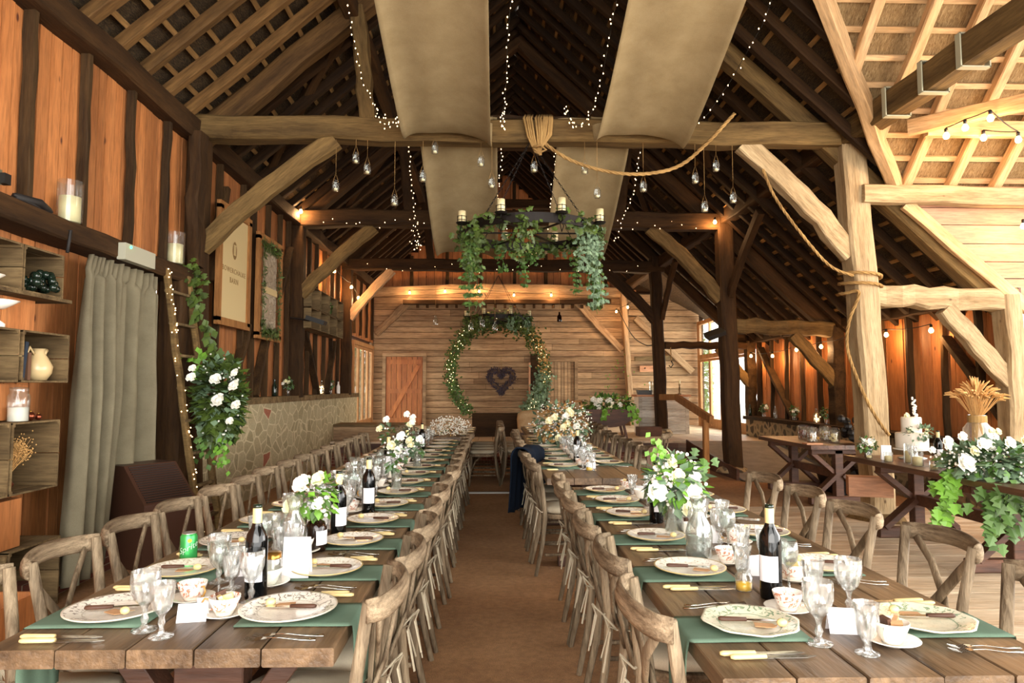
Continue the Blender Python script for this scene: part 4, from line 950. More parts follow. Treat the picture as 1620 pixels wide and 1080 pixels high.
# ---- cross-back chair (origin on the floor, facing +Y)
M['endgrain'] = M['chair']
def make_chair():
    t = empty('cross_back_chair', (0, 0, 0), 0, 'chair', 'chair')
    m = MB(); n = 20; out = []
    for i in range(n):
        a = 2*math.pi*i/n; c, s = math.cos(a), math.sin(a); r = (abs(c)**4+abs(s)**4)**(-.25)
        out.append((c*r*(.215+.02*s), s*r*.2))
    m.add([(x*.97, y*.97, .435) for x, y in out]+[(x, y, .445) for x, y in out]+[(x, y, .463) for x, y in out]+[(x*.95, y*.95, .47) for x, y in out],
          [(k*n+i, k*n+(i+1) % n, (k+1)*n+(i+1) % n, (k+1)*n+i) for k in range(3) for i in range(n)]+[tuple(range(n-1, -1, -1)), tuple(3*n+i for i in range(n))])
    m.build('seat', 'chairx', t, False)
    for s in (-1, 1):
        m = MB(); m.tube([(s*.17, .16, .44), (s*.18, .17, .3), (s*.2, .19, 0)], [.019, .018, .014], 8); m.build('leg', 'chair', t, True)
        m = MB(); m.tube([(s*.19, -.27, 0), (s*.175, -.215, .25), (s*.17, -.195, .45), (s*.185, -.215, .65), (s*.205, -.25, .86)], [.015, .018, .021, .02, .019], 8); m.build('leg', 'chair', t, True)
        m = MB(); m.tube([(s*.185, -.2, .16), (s*.19, .175, .16)], .011, 6); m.build('stretcher', 'chair', t, True)
        m = MB(); m.tube([(s*.19, .175, .2), (s*.17, .1, .36), (s*.12, .02, .425)], .009, 6); m.build('seat_hoop', 'chair', t, True)
    m = MB(); m.tube([(-.19, .18, .22), (.19, .18, .22)], .011, 6); m.build('stretcher', 'chair', t, True)
    m = MB(); pts = []
    for i in range(15):
        u = -1+2*i/14; pts.append((u*.222, -.262-.065*(1-u*u)**.8+.015*(abs(u) > .9), .845+.006*math.cos(u*3)))
    m.tube(pts, [.012]+[.0125]*13+[.012], 10, flat=2.9); m.build('top_rail', 'chairx', t, True)
    for s in (-1, 1):
        m = MB(); m.tube([(s*.175, -.275, .82), (s*.1, -.275-.012*s, .74), (0, -.255-.012*s, .62), (-s*.09, -.225, .52), (-s*.14, -.205, .45)], [.008]*5, 8, flat=2.6); m.build('cross_splat', 'chair', t, True)
    m = MB(); k = 24; ring = []
    for z, q in ((.472, .9), (.482, .98), (.505, 1), (.52, .94), (.526, .5), (.527, .02)):
        for i in range(k):
            a = 2*math.pi*i/k; c, s = math.cos(a), math.sin(a); r = (abs(c)**4+abs(s)**4)**(-.25); ring.append((c*r*.2*q, s*r*.19*q, z))
    m.add(ring, [(j*k+i, j*k+(i+1) % k, (j+1)*k+(i+1) % k, (j+1)*k+i) for j in range(5) for i in range(k)]+[tuple(range(k-1, -1, -1))], .5)
    cu = m.build('seat_pad', 'cushion', t, True)
    for s in (-1, 1):
        m = MB(); e = Vector((s*.19, -.225, .49)); m.tube([(s*.15, -.17, .5), e, e+Vector((s*.03, -.05, .05)), e+Vector((s*.01, -.03, .0)), e+Vector((s*.03, -.06, -.12))], .007, 5, flat=.5)
        m.tube([e, e+Vector((-s*.05, -.04, .03)), e+Vector((-s*.02, -.03, 0)), e+Vector((-s*.02, -.06, -.16))], .006, 5, flat=.5); m.build('tie', 'cushion', cu)
    return t
chair = Proto(make_chair)
g = random.Random(21)
LA = [2.19+i*.478 for i in range(15)]; LW = [2.2+i*.478 for i in range(15)]
RA = [2.03, 2.63, 3.2, 3.77, 4.2, 4.62]; RO = [2.05, 2.68, 3.27, 3.86, 4.4]
R2 = [6.05+i*.5 for i in range(8)]; RO2 = [6.3+i*.5 for i in range(8)]
side_name = {'la': 'left row aisle side', 'lw': 'left row wall side', 'ra': 'near right table aisle side', 'ro': 'near right table outer side', 'r2': 'far right tables aisle side', 'o2': 'far right tables outer side'}
SEATS = []  # (edge x, inward sign, y, key, index)
for i, y in enumerate(LA): SEATS.append((-.43, -1, y, 'la', i))
for i, y in enumerate(LW): SEATS.append((-1.37, 1, y, 'lw', i))
for i, y in enumerate(RA): SEATS.append((.56, 1, y, 'ra', i))
for i, y in enumerate(RO): SEATS.append((1.48, -1, y, 'ro', i))
for i, y in enumerate(R2): SEATS.append((.42, 1, y, 'r2', i))
for i, y in enumerate(RO2): SEATS.append((1.26, -1, y, 'o2', i))
for e, sg, y, k, i in SEATS:
    rz = -R(90)*sg; jx = g.uniform(-.015, .02); off = .16 if k in ('la', 'ra') else .2
    if k in ('la', 'ra', 'r2'): off = .035
    x = e-sg*(off+jx-.2)
    chair.place((x-sg*.0, y+g.uniform(-.015, .015), 0.0 if k != 'ro' else .026), rz+g.uniform(-.05, .05), f'limewashed cross-back chair, {ORD[i]} from the camera, {side_name[k]}', 'cross-back chairs along the long tables')
for i in range(4): chair.place((-1.12, 10.1+i*.52, 0), -R(90), f'dim cross-back chair, {ORD[i]} on the wall side of the last left table', 'cross-back chairs at the last tables')
for i in range(4): chair.place((-.16, 10.45+i*.5, 0), R(90), f'cross-back chair, {ORD[i]} on the aisle side of the last left table', 'cross-back chairs at the last tables')
for i in range(4): chair.place((.4, 10.6+i*.5, 0), -R(90), f'dark cross-back chair, {ORD[i]} on the aisle side of the last right table', 'cross-back chairs at the last tables')
for i in range(4): chair.place((1.42, 10.5+i*.5, 0), R(90), f'dark cross-back chair, {ORD[i]} on the outer side of the last right table', 'cross-back chairs at the last tables')
# extra chairs by the second table
for i, (x, y, rz) in enumerate(((.6, 5.62, -R(88)), (2.0, 9.0, R(70)))):
    chair.place((x+.0, y, 0), rz, ['cross-back chair at the bare end of the second right table', 'lone cross-back chair set back right of the third table'][i], 'cross-back chairs along the long tables')

# ---- clothes over chairs
def drape_cloth(name, c, rz, w, drop, mat, label, th=.05):
    m = MB(); NU, NV = 24, 30; vs = []
    for j in range(NV+1):
        v = -1+2*j/NV
        for i in range(NU+1):
            u = -1+2*i/NU; f = .012*math.sin(9*u+3*v)*(abs(v)+.2)
            yy = (th+.03*abs(v))*(1 if v > 0 else -1)*min(1, abs(v)*6); z = .01-max(0, abs(v)-.08)*drop[0 if v < 0 else 1]+.008*math.sin(5*u)
            vs.append((u*w*(1-.15*abs(v)), yy+f*(1 if v > 0 else -1), z))
    k = NU+1; m.add(vs, [(j*k+i, j*k+i+1, (j+1)*k+i+1, (j+1)*k+i) for j in range(NV) for i in range(NU)], 0)
    o = m.build(name, mat, None, True); o.location = c; o.rotation_euler = (0, 0, rz); s = o.modifiers.new('t', 'SOLIDIFY'); s.thickness = .012; return tag(o, label, 'clothing')
drape_cloth('jacket', (.33, R2[0]+.5, .9), R(70), .25, (.4, .66), 'navy', 'dark navy jacket hanging over an aisle chair of the right row', .09)
drape_cloth('shawl', (1.52, RO2[0]+.0, .9), R(90), .2, (.35, .3), 'pinkcloth', 'pale pink shawl draped over an outer chair of the right row')

# ---- tableware
def make_napkin(hang):
    def f():
        m = MB(); pts = [(-.1, 0)]; w = .105; prof = [(.335, .006), (.2, .007), (.05, .006), (.0, .006), (-.012, .0)]
        if hang: prof += [(-.018, -.05), (-.022, -hang*.6), (-.02, -hang)]
        else: prof = [(.325, .006), (.25, .007), (.15, .006), (.06, .006)]
        vs = []
        for th in (0, -.004):
            for x, z in prof:
                for i in range(9):
                    u = -1+i/4; vs.append((x+.004*math.sin(u*7)*(z < 0)+(0 if z >= 0 else th), u*w*(1 if z > 0 else .9)+.0, z+(th if z > 0 else 0)))
        n = len(prof); q = n*9
        fs = [(j*9+i, j*9+i+1, (j+1)*9+i+1, (j+1)*9+i) for j in range(n-1) for i in range(8)]
        fs += [tuple(q+k for k in reversed(f_)) for f_ in fs]
        fs += [(j*9, (j+1)*9, q+(j+1)*9, q+j*9) for j in range(n-1)]+[(j*9+8, q+j*9+8, q+(j+1)*9+8, (j+1)*9+8) for j in range(n-1)]+[(i, q+i, q+i+1, i+1) for i in range(8)]
        m.add(vs, fs, .5); return tag(m.build('napkin', 'napkin', None, True), None, 'napkin')
    return Proto(f)
nap_h = make_napkin(.23); nap_f = make_napkin(0)
def rings(name, base, band, edge, r, floral=None):
    n = NT(name); tc = n.n('ShaderNodeTexCoord'); sp = n.n('ShaderNodeSeparateXYZ'); n.l(tc.outputs['Object'], sp.inputs[0])
    cx = n.n('ShaderNodeCombineXYZ'); n.l(sp.outputs[0], cx.inputs[0]); n.l(sp.outputs[1], cx.inputs[1])
    ln = n.n('ShaderNodeVectorMath', operation='LENGTH'); n.l(cx.outputs[0], ln.inputs[0])
    d = n.n('ShaderNodeMath', operation='DIVIDE'); n.l(ln.outputs['Value'], d.inputs[0]); d.inputs[1].default_value = r
    c = C(base)
    if floral:
        vo = n.noise(tc.outputs['Object'], 42, 3, .6, 1.5); msk = n.ramp(vo, [(.53, (0, 0, 0, 1)), (.58, (1, 1, 1, 1))])
        zone = n.ramp(d.outputs[0], [(0, (.25, .25, .25, 1)), (.55, (.1, .1, .1, 1)), (.68, (1, 1, 1, 1)), (.94, (1, 1, 1, 1)), (.95, (0, 0, 0, 1))])
        mm = n.n('ShaderNodeMath', operation='MULTIPLY'); n.l(msk, mm.inputs[0]); n.l(zone, mm.inputs[1]); c = n.mix(mm.outputs[0], C(base), C(floral))
    e = n.ramp(d.outputs[0], [(.955, (0, 0, 0, 1)), (.965, (1, 1, 1, 1))]); c = n.mix(e, c, C(edge))
    e = n.ramp(d.outputs[0], [(.60, (0, 0, 0, 1)), (.61, (1, 1, 1, 1)), (.625, (1, 1, 1, 1)), (.635, (0, 0, 0, 1))]); c = n.mix(e, c, C(band))
    n.l(c, n.b.inputs['Base Color']); n.b.inputs['Roughness'].default_value = .15; return n.m
M['platew'] = rings('white_gilt_china', '#ebe5d8', '#d9cfba', '#c9b27c', .135, '#c7b9a4')
M['platef'] = rings('grey_floral_china', '#e9e2d4', '#c9bfae', '#ded4c0', .15, '#8f8578')
M['plateg'] = rings('green_border_china', '#dfd9bf', '#8ea082', '#efe8d2', .14, '#84997a')
M['cupf'] = rings('rose_cup_china', '#ece3d8', '#cdbba8', '#b78a48', .05, '#c08468')
def plate_maker(mat, r, octo=False):
    def f():
        m = MB(); rf_ = (lambda t, z: 1/max(math.cos(((t+R(22.5)) % R(45))-R(22.5)), .9)*.96) if octo else None
        m.lathe([(.001, .002), (r*.58, .002), (r*.62, .006), (r*.95, .019), (r, .0225), (r, .0255), (r*.94, .024), (r*.62, .0115), (r*.55, .0085), (.001, .008)], 40, cap=False, rfun=rf_)
        return tag(m.build('dinner_plate', mat, None, True), None, 'plate')
    return Proto(f)
plates = [plate_maker('platew', .135), plate_maker('platef', .148), plate_maker('plateg', .14, True)]
def blade(m, L, w, z=.003): m.add([(0, -w/2, z), (L*.8, -w/2, z), (L, 0, z), (L*.8, w/2, z), (0, w/2, z)]+[(0, -w/2, z-.0015), (L*.8, -w/2, z-.0015), (L, 0, z-.0015), (L*.8, w/2, z-.0015), (0, w/2, z-.0015)], [(0, 1, 2, 3, 4), (9, 8, 7, 6, 5)]+[(i, 5+i, 5+(i+1) % 5, (i+1) % 5) for i in range(5)])
def mk_knife(L=.23, hl=.095, hmat='ivory', name='knife'):
    def f():
        t = empty(name, (0, 0, 0), 0, None, 'knife'); m = MB(); m.tube([(-hl, 0, .008), (-hl*.9, 0, .008), (0, 0, .008)], [.006, .0095, .008], 8, flat=.75); m.build('handle', hmat, t, True)
        m = MB(); blade(m, L-hl, .019, .007); m.build('blade', 'steel', t); return t
    return Proto(f)
knife = mk_knife(); spreader = mk_knife(.17, .08, 'trestle', 'butter_knife')
def mk_fork():
    t = empty('fork', (0, 0, 0), 0, None, 'fork'); m = MB(); m.tube([(-.1, 0, .004), (-.06, 0, .005), (.0, 0, .012), (.035, 0, .012)], [.008, .006, .003, .004], 6, flat=.4); m.build('handle', 'steel', t, True)
    m = MB(); m.add([(.03, -.006, .012), (.05, -.012, .011), (.05, .012, .011), (.03, .006, .012)], [(0, 1, 2, 3)])
    for k in (-1.5, -.5, .5, 1.5): m.tube([(.048, k*.007, .011), (.07, k*.007, .007), (.095, k*.0065, .012)], .0016, 4)
    m.build('tines', 'steel', t); return t
fork = Proto(mk_fork)
def cup_maker(mat, content=None):
    def f():
        t = empty('teacup', (0, 0, 0), 0, None, 'cup')
        m = MB(); m.lathe([(.001, .004), (.024, .0), (.026, .006), (.034, .02), (.044, .045), (.047, .058), (.045, .058), (.041, .045), (.03, .02), (.001, .012)], 24, cap=False); m.build('bowl', mat, t, True)
        m = MB(); m.tube([(.043, 0, .048), (.06, 0, .052), (.068, 0, .038), (.058, 0, .02), (.036, 0, .018)], .0035, 6); m.build('handle', mat, t, True)
        if content:
            for i, (a, b_, z) in enumerate(((-.012, .008, .052), (.014, -.01, .056), (.008, .016, .05))): m = MB(); m.box((a, b_, z), (.03, .012, .028), rot=(.2*i, .3-.2*i, i)); m.build('wrapped_sweet', content if i != 1 else 'trestle', t)
        return t
    return Proto(f)
cups = [cup_maker('cupf'), cup_maker('china'), cup_maker('cupf', 'foil'), cup_maker('china', 'kraft')]
def saucer_f():
    m = MB(); m.lathe([(.001, .002), (.03, .0), (.036, .004), (.07, .016), (.0735, .0185), (.071, .0195), (.035, .008), (.03, .0055), (.001, .0055)], 32, cap=False); return tag(m.build('saucer', 'platew', None, True), None, 'saucer')
saucer = Proto(saucer_f)
def goblet(prof, mat, stemz, n=16, flute=0):
    def f():
        t = empty('wine_glass', (0, 0, 0), 0, None, 'glass')
        bowl = [p for p in prof if p[1] >= stemz]; stem = [p for p in prof if p[1] <= stemz]
        fx = (lambda a, z: 1+.05*math.cos(a*flute)*(z < .15)) if flute else None
        inner = [(max(r-.003, .001), z+.003) for r, z in reversed(bowl[:])]; inner[0] = (bowl[-1][0]-.003, bowl[-1][1])
        m = MB(); m.lathe(bowl+inner, n*(2 if flute else 1), cap=False, rfun=fx); m.build('bowl', mat, t, not flute)
        m = MB(); m.lathe([(.001, 0)]+stem, 14, cap=False); m.build('stem', mat, t, True); return t
    return Proto(f)
gA = goblet([(.036, 0), (.037, .004), (.012, .012), (.007, .02), (.012, .035), (.006, .05), (.009, .065), (.012, .072), (.028, .09), (.039, .12), (.041, .15), (.04, .172)], 'crystal', .072, 16, 8)
gB = goblet([(.033, 0), (.034, .004), (.01, .01), (.006, .025), (.01, .04), (.007, .055), (.01, .062), (.024, .08), (.03, .11), (.036, .152)], 'crystal', .062, 14, 6)
gC = goblet([(.032, 0), (.033, .003), (.006, .009), (.004, .05), (.005, .09), (.012, .096), (.03, .12), (.034, .15), (.03, .185)], 'clear', .09, 16)
gD = goblet([(.03, 0), (.031, .004), (.012, .01), (.01, .03), (.014, .038), (.022, .05), (.027, .09), (.034, .135)], 'crystal', .038, 14, 8)
glasses = [gA, gB, gD, gC]
gn = ['squat crystal goblet', 'slender fluted glass', 'short fluted glass', 'plain wine glass']
def mk_card():
    m = MB(); w, h = .085, .05
    m.add([(-w/2, -.022, 0), (w/2, -.022, 0), (w/2, 0, h), (-w/2, 0, h), (w/2, .022, 0), (-w/2, .022, 0)], [(0, 1, 2, 3), (3, 2, 4, 5)]); o = m.build('name_card', 'card'); s = o.modifiers.new('t', 'SOLIDIFY'); s.thickness = .0008
    return tag(o, None, 'card')
card = Proto(mk_card)
def mk_tag():
    t = empty('gift_tag', (0, 0, 0), 0, None, 'tag'); m = MB(); m.add([(-.03, -.017, 0), (.02, -.017, 0), (.032, 0, 0), (.02, .017, 0), (-.03, .017, 0)]+[(-.03, -.017, .002), (.02, -.017, .002), (.032, 0, .002), (.02, .017, .002), (-.03, .017, .002)], [(4, 3, 2, 1, 0), (5, 6, 7, 8, 9)]+[(i, (i+1) % 5, 5+(i+1) % 5, 5+i) for i in range(5)]); m.build('card', 'kraft', t)
    m = MB(); m.ball((.045, 0, .012), .013, 10, 6, (1.2, 1, .9)); m.build('knot', 'foil', t, True); m = MB(); m.tube([(.028, 0, .003), (.045, 0, .01), (.07, .015, .012)], .001, 4); m.build('string', 'rope', t); return t
gtag = Proto(mk_tag)
TT = TZ+.0005
for e, sg, y, k, i in SEATS:
    if k == 'o2' and i > 6: continue
    far = y > 5.6; vfar = y > 7.6
    nm = f'{ORD[i]} place from camera, {side_name[k]}'
    r_ = lambda rr: y-sg*rr                                        # towards the diner's right hand
    X = lambda dx: e+sg*dx
    rz = 0 if sg > 0 else math.pi
    hang = (k in ('la', 'ra')) or i == 0
    j = lambda a=.008: g.uniform(-a, a)
    (nap_h if hang else nap_f).place((e if hang else X(.02), y+j(), TT), rz, f'green napkin, {nm}', 'green napkins under the plates')
    pt = 0
    if k == 'lw' and i in (0, 2) or k == 'la' and i == 0: pt = 1
    if k in ('ra', 'ro') and i == 0: pt = 2
    pl = plates[pt]; desc = ['white gilt-edged', 'white speckled floral', 'green patterned octagonal'][pt]
    pl.place((X(.2)+j(), y+j(), TT+.0068), j(3), f'{desc} plate, {nm}', 'plates on green napkins')
    zt = TT+.0068+.0165
    if not vfar: spreader.place((X(.19)+j(), r_(-.0), zt), rz+g.uniform(-.25, .25), f'butter knife on the plate, {nm}', 'butter knives lying on plates')
    if not far: gtag.place((X(.22)+j(), r_(.035), zt+.001), rz+g.uniform(-.6, .3), f'kraft gift tag on the plate, {nm}', 'gift tags on plates')
    for q in range(2 if not far else 1):
        knife.place((X(.135+.02*q), r_(.19+.026*q)+j(.003), TT), rz+j(.04), f'ivory-handled knife {"nearer" if q == 0 else "beyond"} the plate, {nm}', 'ivory-handled knives')
        fork.place((X(.15+.015*q), r_(-.185-.03*q)+j(.003), TT), rz+j(.06), f'silver fork {"nearer" if q == 0 else "beyond"} the plate, {nm}', 'silver forks')
    if not vfar:
        cu = {('la', 0): 2, ('ra', 0): 0, ('ro', 0): 3, ('ra', 2): 3}.get((k, i), g.choice([0, 1, 1, 1, 2]))
        cx, cy = X(.375)+j(), r_(-.15)+j()
        if (k, i) == ('la', 0): cx, cy = X(.4), y
        saucer.place((cx, cy, TT), j(3), f'saucer under a teacup, {nm}', 'saucers')
        cups[cu].place((cx, cy, TT+.006), R(-20) if k == 'ra' else g.uniform(-1, 1)+rz, f'{["rose-patterned", "plain white", "rose-patterned sweet-filled", "white sweet-filled"][cu]} teacup, {nm}', 'teacups on saucers')
        card.place((X(.44)+j(.02), r_(.03)+j(.02), TT), g.uniform(-.5, .5), f'small folded name card, {nm}', 'name cards')
    k1 = g.choice([0, 0, 1, 2]); k2 = g.choice([1, 3, 0, 2])
    if i == 0: k1 = 0; k2 = 2 if k == 'ra' else 1
    glasses[k1].place((X(.36)+j(.015), r_(.12)+j(.015), TT), j(3), f'{gn[k1]} at front, {nm}', 'crystal glasses')
    glasses[k2].place((X(.435)+j(.012), r_(.185)+j(.012), TT), j(3), f'{gn[k2]} behind, {nm}', 'crystal glasses')
for e, sg, y, k, i in SEATS:
    if y < 9.2 and i > 0 and k in ('la', 'lw', 'ra', 'r2'):
        gC.place((e+sg*.44+g.uniform(-.02, .02), y-sg*.27+g.uniform(-.02, .02), TT), g.uniform(-3, 3), f'tall thin-stemmed glass at centre, {ORD[i]} place from camera, {side_name[k]}', 'crystal glasses')
for i in range(4):
    for sx, w in ((-.88, 'wall'), (-.42, 'aisle')):
        plates[0].place((sx, 10.15+i*.5, TT), 0, f'white plate, {ORD[i]} on the {w} side of the last left table', 'plates at the last tables')
for i in range(4):
    for sx, w in ((.66, 'aisle'), (1.14, 'outer')):
        plates[0].place((sx, 10.6+i*.48, TT), 0, f'white plate, {ORD[i]} on the {w} side of the last right table', 'plates at the last tables')
        gB.place((sx+(.12 if sx < 1 else -.12), 10.75+i*.48, TT), 0, f'crystal glass, {ORD[i]} on the {w} side of the last right table', 'crystal glasses')

# bottles, carafes, vases
def wine_f():
    t = empty('wine_bottle', (0, 0, 0), 0, None, 'bottle')
    m = MB(); m.lathe([(.001, .004), (.034, 0), (.0365, .006), (.0365, .19), (.033, .212), (.02, .235), (.0145, .25), (.0142, .262)], 24, cap=False); m.build('body', 'winebottle', t, True)
    m = MB(); m.lathe([(.0152, .25), (.0155, .295), (.0135, .3)], 18, cap=False); m.build('capsule', 'foil', t, True); m = MB(); m.lathe([(.0135, .299), (.0145, .302), (.0145, .311), (.001, .312)], 16, cap=False); m.build('rim', 'green_glass', t, True)
    m = MB(); n = 12; vs = []
    for z in (.06, .145):
        for i in range(n+1): a = R(-150+110*i/n); vs.append((.0372*math.cos(a), .0372*math.sin(a), z))
    m.add(vs, [(i, i+1, n+2+i, n+1+i) for i in range(n)]); m.build('label', 'card', t, True)
    return t
wine = Proto(wine_f)
wl_ = [(-.80, 2.38, 0, 'nearest wine bottle on the left row, beside the crystal glasses'), (-.73, 3.3, .9, 'second wine bottle on the left row, just behind the brown bottle vase'), (-.70, 3.92, .3, 'third wine bottle on the left row, with pale label'), (-.86, 5.7, 0, 'fourth wine bottle of the left row before the white lilies'), (-.82, 6.6, .5, 'fifth wine bottle of the left row, near the lilies'), (-.78, 7.6, 0, 'sixth wine bottle of the left row, farthest of them'), (.94, 2.33, -.55, 'wine bottle standing alone on the near right table'), (.86, 3.62, .5, 'wine bottle half hidden by the right table flowers'), (.8, 6.5, 0, 'wine bottle on the second right table by the yellow jar'), (.83, 8.7, 0, 'wine bottle on the third right table behind the bouquet')]
for x, y, rz, l in wl_: wine.place((x, y, TT), rz, l, 'wine bottles on the long tables')
def carafe_f():
    t = empty('carafe', (0, 0, 0), 0, None, 'carafe')
    m = MB(); m.lathe([(.001, .004), (.045, 0), (.053, .01), (.055, .11), (.045, .15), (.024, .185), (.022, .205), (.036, .255), (.034, .255), (.02, .205), (.022, .185), (.043, .15), (.052, .11), (.05, .012), (.001, .008)], 26, cap=False); m.build('glass_body', 'clear', t, True)
    m = MB(); m.lathe([(.001, .01), (.048, .012), (.051, .03), (.051, .1), (.001, .1)], 24, cap=False); m.build('water', 'water', t, True); return t
carafe = Proto(carafe_f)
for x, y, l in ((.85, 2.84, 'glass water carafe on the near right table behind the cut glasses'), (-.83, 2.92, 'glass water carafe on the left row behind the yellow-lidded jar'), (.86, 6.75, 'glass carafe near the camera end of the second right table'), (-.9, 4.5, 'glass carafe in the middle of the left row')): carafe.place((x, y, TT), 0, l, 'water carafes')
def oil_f():
    t = empty('jam_jar', (0, 0, 0), 0, None, 'jar'); lathe_obj('jar', [(.001, 0), (.028, 0), (.03, .01), (.03, .05), (.022, .06), (.024, .07)], 'clear', t); lathe_obj('yellow_filling', [(.001, .002), (.027, .003), (.0275, .028), (.001, .03)], 'amber', t); return t
jam = Proto(oil_f)
for x, y, l in ((-.84, 2.24, 'low jar of yellow oil near the name card, left table'), (.88, 2.42, 'tall-necked jar of yellow oil beside the wine bottle'), (.82, 5.85, 'yellow jar at the bare end of the second right table')): jam.place((x, y, TT), 0, l, 'small jars of yellow oil')
t = empty('preserve_jar', (-.79, 2.52, TT), 0, 'glass jar with gold lid beside the nearest left wine bottle', 'jar'); lathe_obj('jar', [(.001, 0), (.03, 0), (.032, .01), (.032, .09), (.027, .1)], 'clear', t); lathe_obj('gold_lid', [(.031, .098), (.031, .118), (.001, .119)], 'brass', t)
m = MB(); m.add([(-.05, -.03, 0), (.05, -.03, 0), (.05, 0, .15), (-.05, 0, .15), (.05, .03, 0), (-.05, .03, 0)], [(0, 1, 2, 3), (3, 2, 4, 5)]); o = m.build('menu_card', 'card'); o.location = (-.73, 2.62, TT); tag(o, 'tall folded white menu card behind the nearest left wine bottle', 'card'); s = o.modifiers.new('t', 'SOLIDIFY'); s.thickness = .001
# soda can
def can():
    t = empty('soda_can', (-1.235, 2.86, TT), 0, 'green soft drink can standing on the left table edge', 'can')
    M['cang'] = plain('can_green', '#3fae58', .25, .5)
    lathe_obj('body', [(.001, .003), (.024, .0), (.032, .008), (.033, .015), (.033, .105), (.027, .116)], 'cang', t, 30); lathe_obj('rim', [(.027, .116), (.0275, .12), (.025, .119), (.024, .114), (.001, .114)], 'chrome', t, 24)
    o = text_mesh('Sprite', .034, 'lettering', 'card', t)
    for v in o.data.vertices:
        x, y = v.co.x, v.co.y; y += x*.42; a = R(-66)+x/.0335; v.co = (.0337*math.cos(a), .0337*math.sin(a), .064+y)
    m = MB(); vs = [(.0336*math.cos(R(-62)+.008*math.cos(q)/.033), .0336*math.sin(R(-62)+.008*math.cos(q)/.033), .092+.008*math.sin(q)) for q in [i*math.pi/6 for i in range(12)]]
    m.add(vs, [tuple(range(12))]); M['yel'] = plain('lemon_yellow', '#e3d22e', .4); m.build('lemon_mark', 'yel', t)
can()
# flowers on the tables
t = empty('bottle_vase', (-.77, 3.05, TT), 0, 'brown apothecary bottle with a paper label used as a vase', 'vase')
lathe_obj('bottle', [(.001, .003), (.042, 0), (.046, .01), (.046, .1), (.035, .125), (.015, .135), (.014, .16), (.018, .165)], 'brown_glass', t, 24)
m = MB(); vs = []
for z in (.03, .09):
    for i in range(9): a = R(-75+80*i/8); vs.append((.0468*math.cos(a), .0468*math.sin(a), z))
m.add(vs, [(i, i+1, 10+i, 9+i) for i in range(8)]); m.build('label', 'card', t, True)
arrangement('posy', (-.77, 3.05, TT+.165), 'white roses and bright leaves in the brown bottle vase', (.085, .08, .09), 130, [(-.08, -.09, .04, .042), (-.05, -.06, .13, .042), (.02, -.05, .15, .035), (.1, .0, .14, .018), (.03, -.09, .05, .03)], ('bright', 'leaf'), .05, c0=(0, 0, .07), small=20, seed=3)
def vase(loc, label, h=.16, r=.035): t = empty('glass_vase', loc, 0, label, 'vase'); lathe_obj('glass', [(.001, 0), (r, 0), (r, h), (r-.003, h), (r-.003, .006), (.001, .006)], 'clear', t, 20); lathe_obj('water', [(.001, .007), (r-.004, .008), (r-.004, h*.6), (.001, h*.6)], 'water', t, 16)
vase((.87, 3.3, TT), 'clear vase under the white flowers on the near right table', .2, .045)
arrangement('bouquet', (.87, 3.3, TT+.2), 'white roses and pale delphinium bouquet on the near right table', (.13, .1, .13), 220, [(-.1, -.08, .02, .055), (.07, -.08, .02, .05), (.05, -.09, -.06, .04), (.0, -.08, .09, .04), (.09, -.05, .08, .035), (-.02, -.05, .15, .03), (.12, 0, .1, .03)], ('leaf2', 'bright'), .07, c0=(.01, 0, .06), small=120, seed=4, trails=(([(-.02, 0, .1), (-.1, 0, .26)], 40, .02, .035, False, 'bright'), ([(.03, 0, .1), (.16, .0, .16)], 20, .02, .05, True, 'leaf')))
for i, (px, py, y, n, l) in enumerate(((613, 676, 6.3, 2, 'two white lilies on tall stems in the left row'), (652, 668, 6.6, 4, 'white blooms with eucalyptus beside the lilies'), (628, 700, 4.7, 3, 'loose cream posy in the middle of the left row'), (660, 705, 6.0, 3, 'low cream posy behind the lilies of the left row'))):
    p = P(px, py, y=y); vase((p.x, y, TT), f'glass vase holding the {l[:22].strip()}', .14)
    g2 = random.Random(i+40); arrangement('posy', (p.x, y, TT+.14), l, (.06, .05, max(.05, (p.z-TT-.14)*.6)), 60, [(g2.uniform(-.07, .07), -.03, (p.z-TT-.14)+g2.uniform(-.05, .09), .036) for _ in range(n)], ('leaf2', 'leaf'), .06, c0=(0, 0, (p.z-TT-.14)*.5), small=8, seed=i+9)
arrangement('gypsophila', (-.62, 9.95, TT), 'cloud of dried gypsophila round a dark bottle on the last left table', (.26, .16, .13), 260, [], ('dry', 'leaf2'), .03, c0=(0, 0, .15), small=380, seed=8)
arrangement('bouquet', (.84, 8.35, TT+.1), 'big wild bouquet of cream and dusty blooms on the third right table', (.36, .3, .26), 620, [(g.uniform(-.25, .3), -.25+g.uniform(-.05, .05), g.uniform(.0, .35), .05) for _ in range(9)], ('leaf2', 'dry'), .08, c0=(0, 0, .16), small=320, seed=12)
vase((.84, 8.35, TT), 'glass vase under the big wild bouquet', .1, .05)
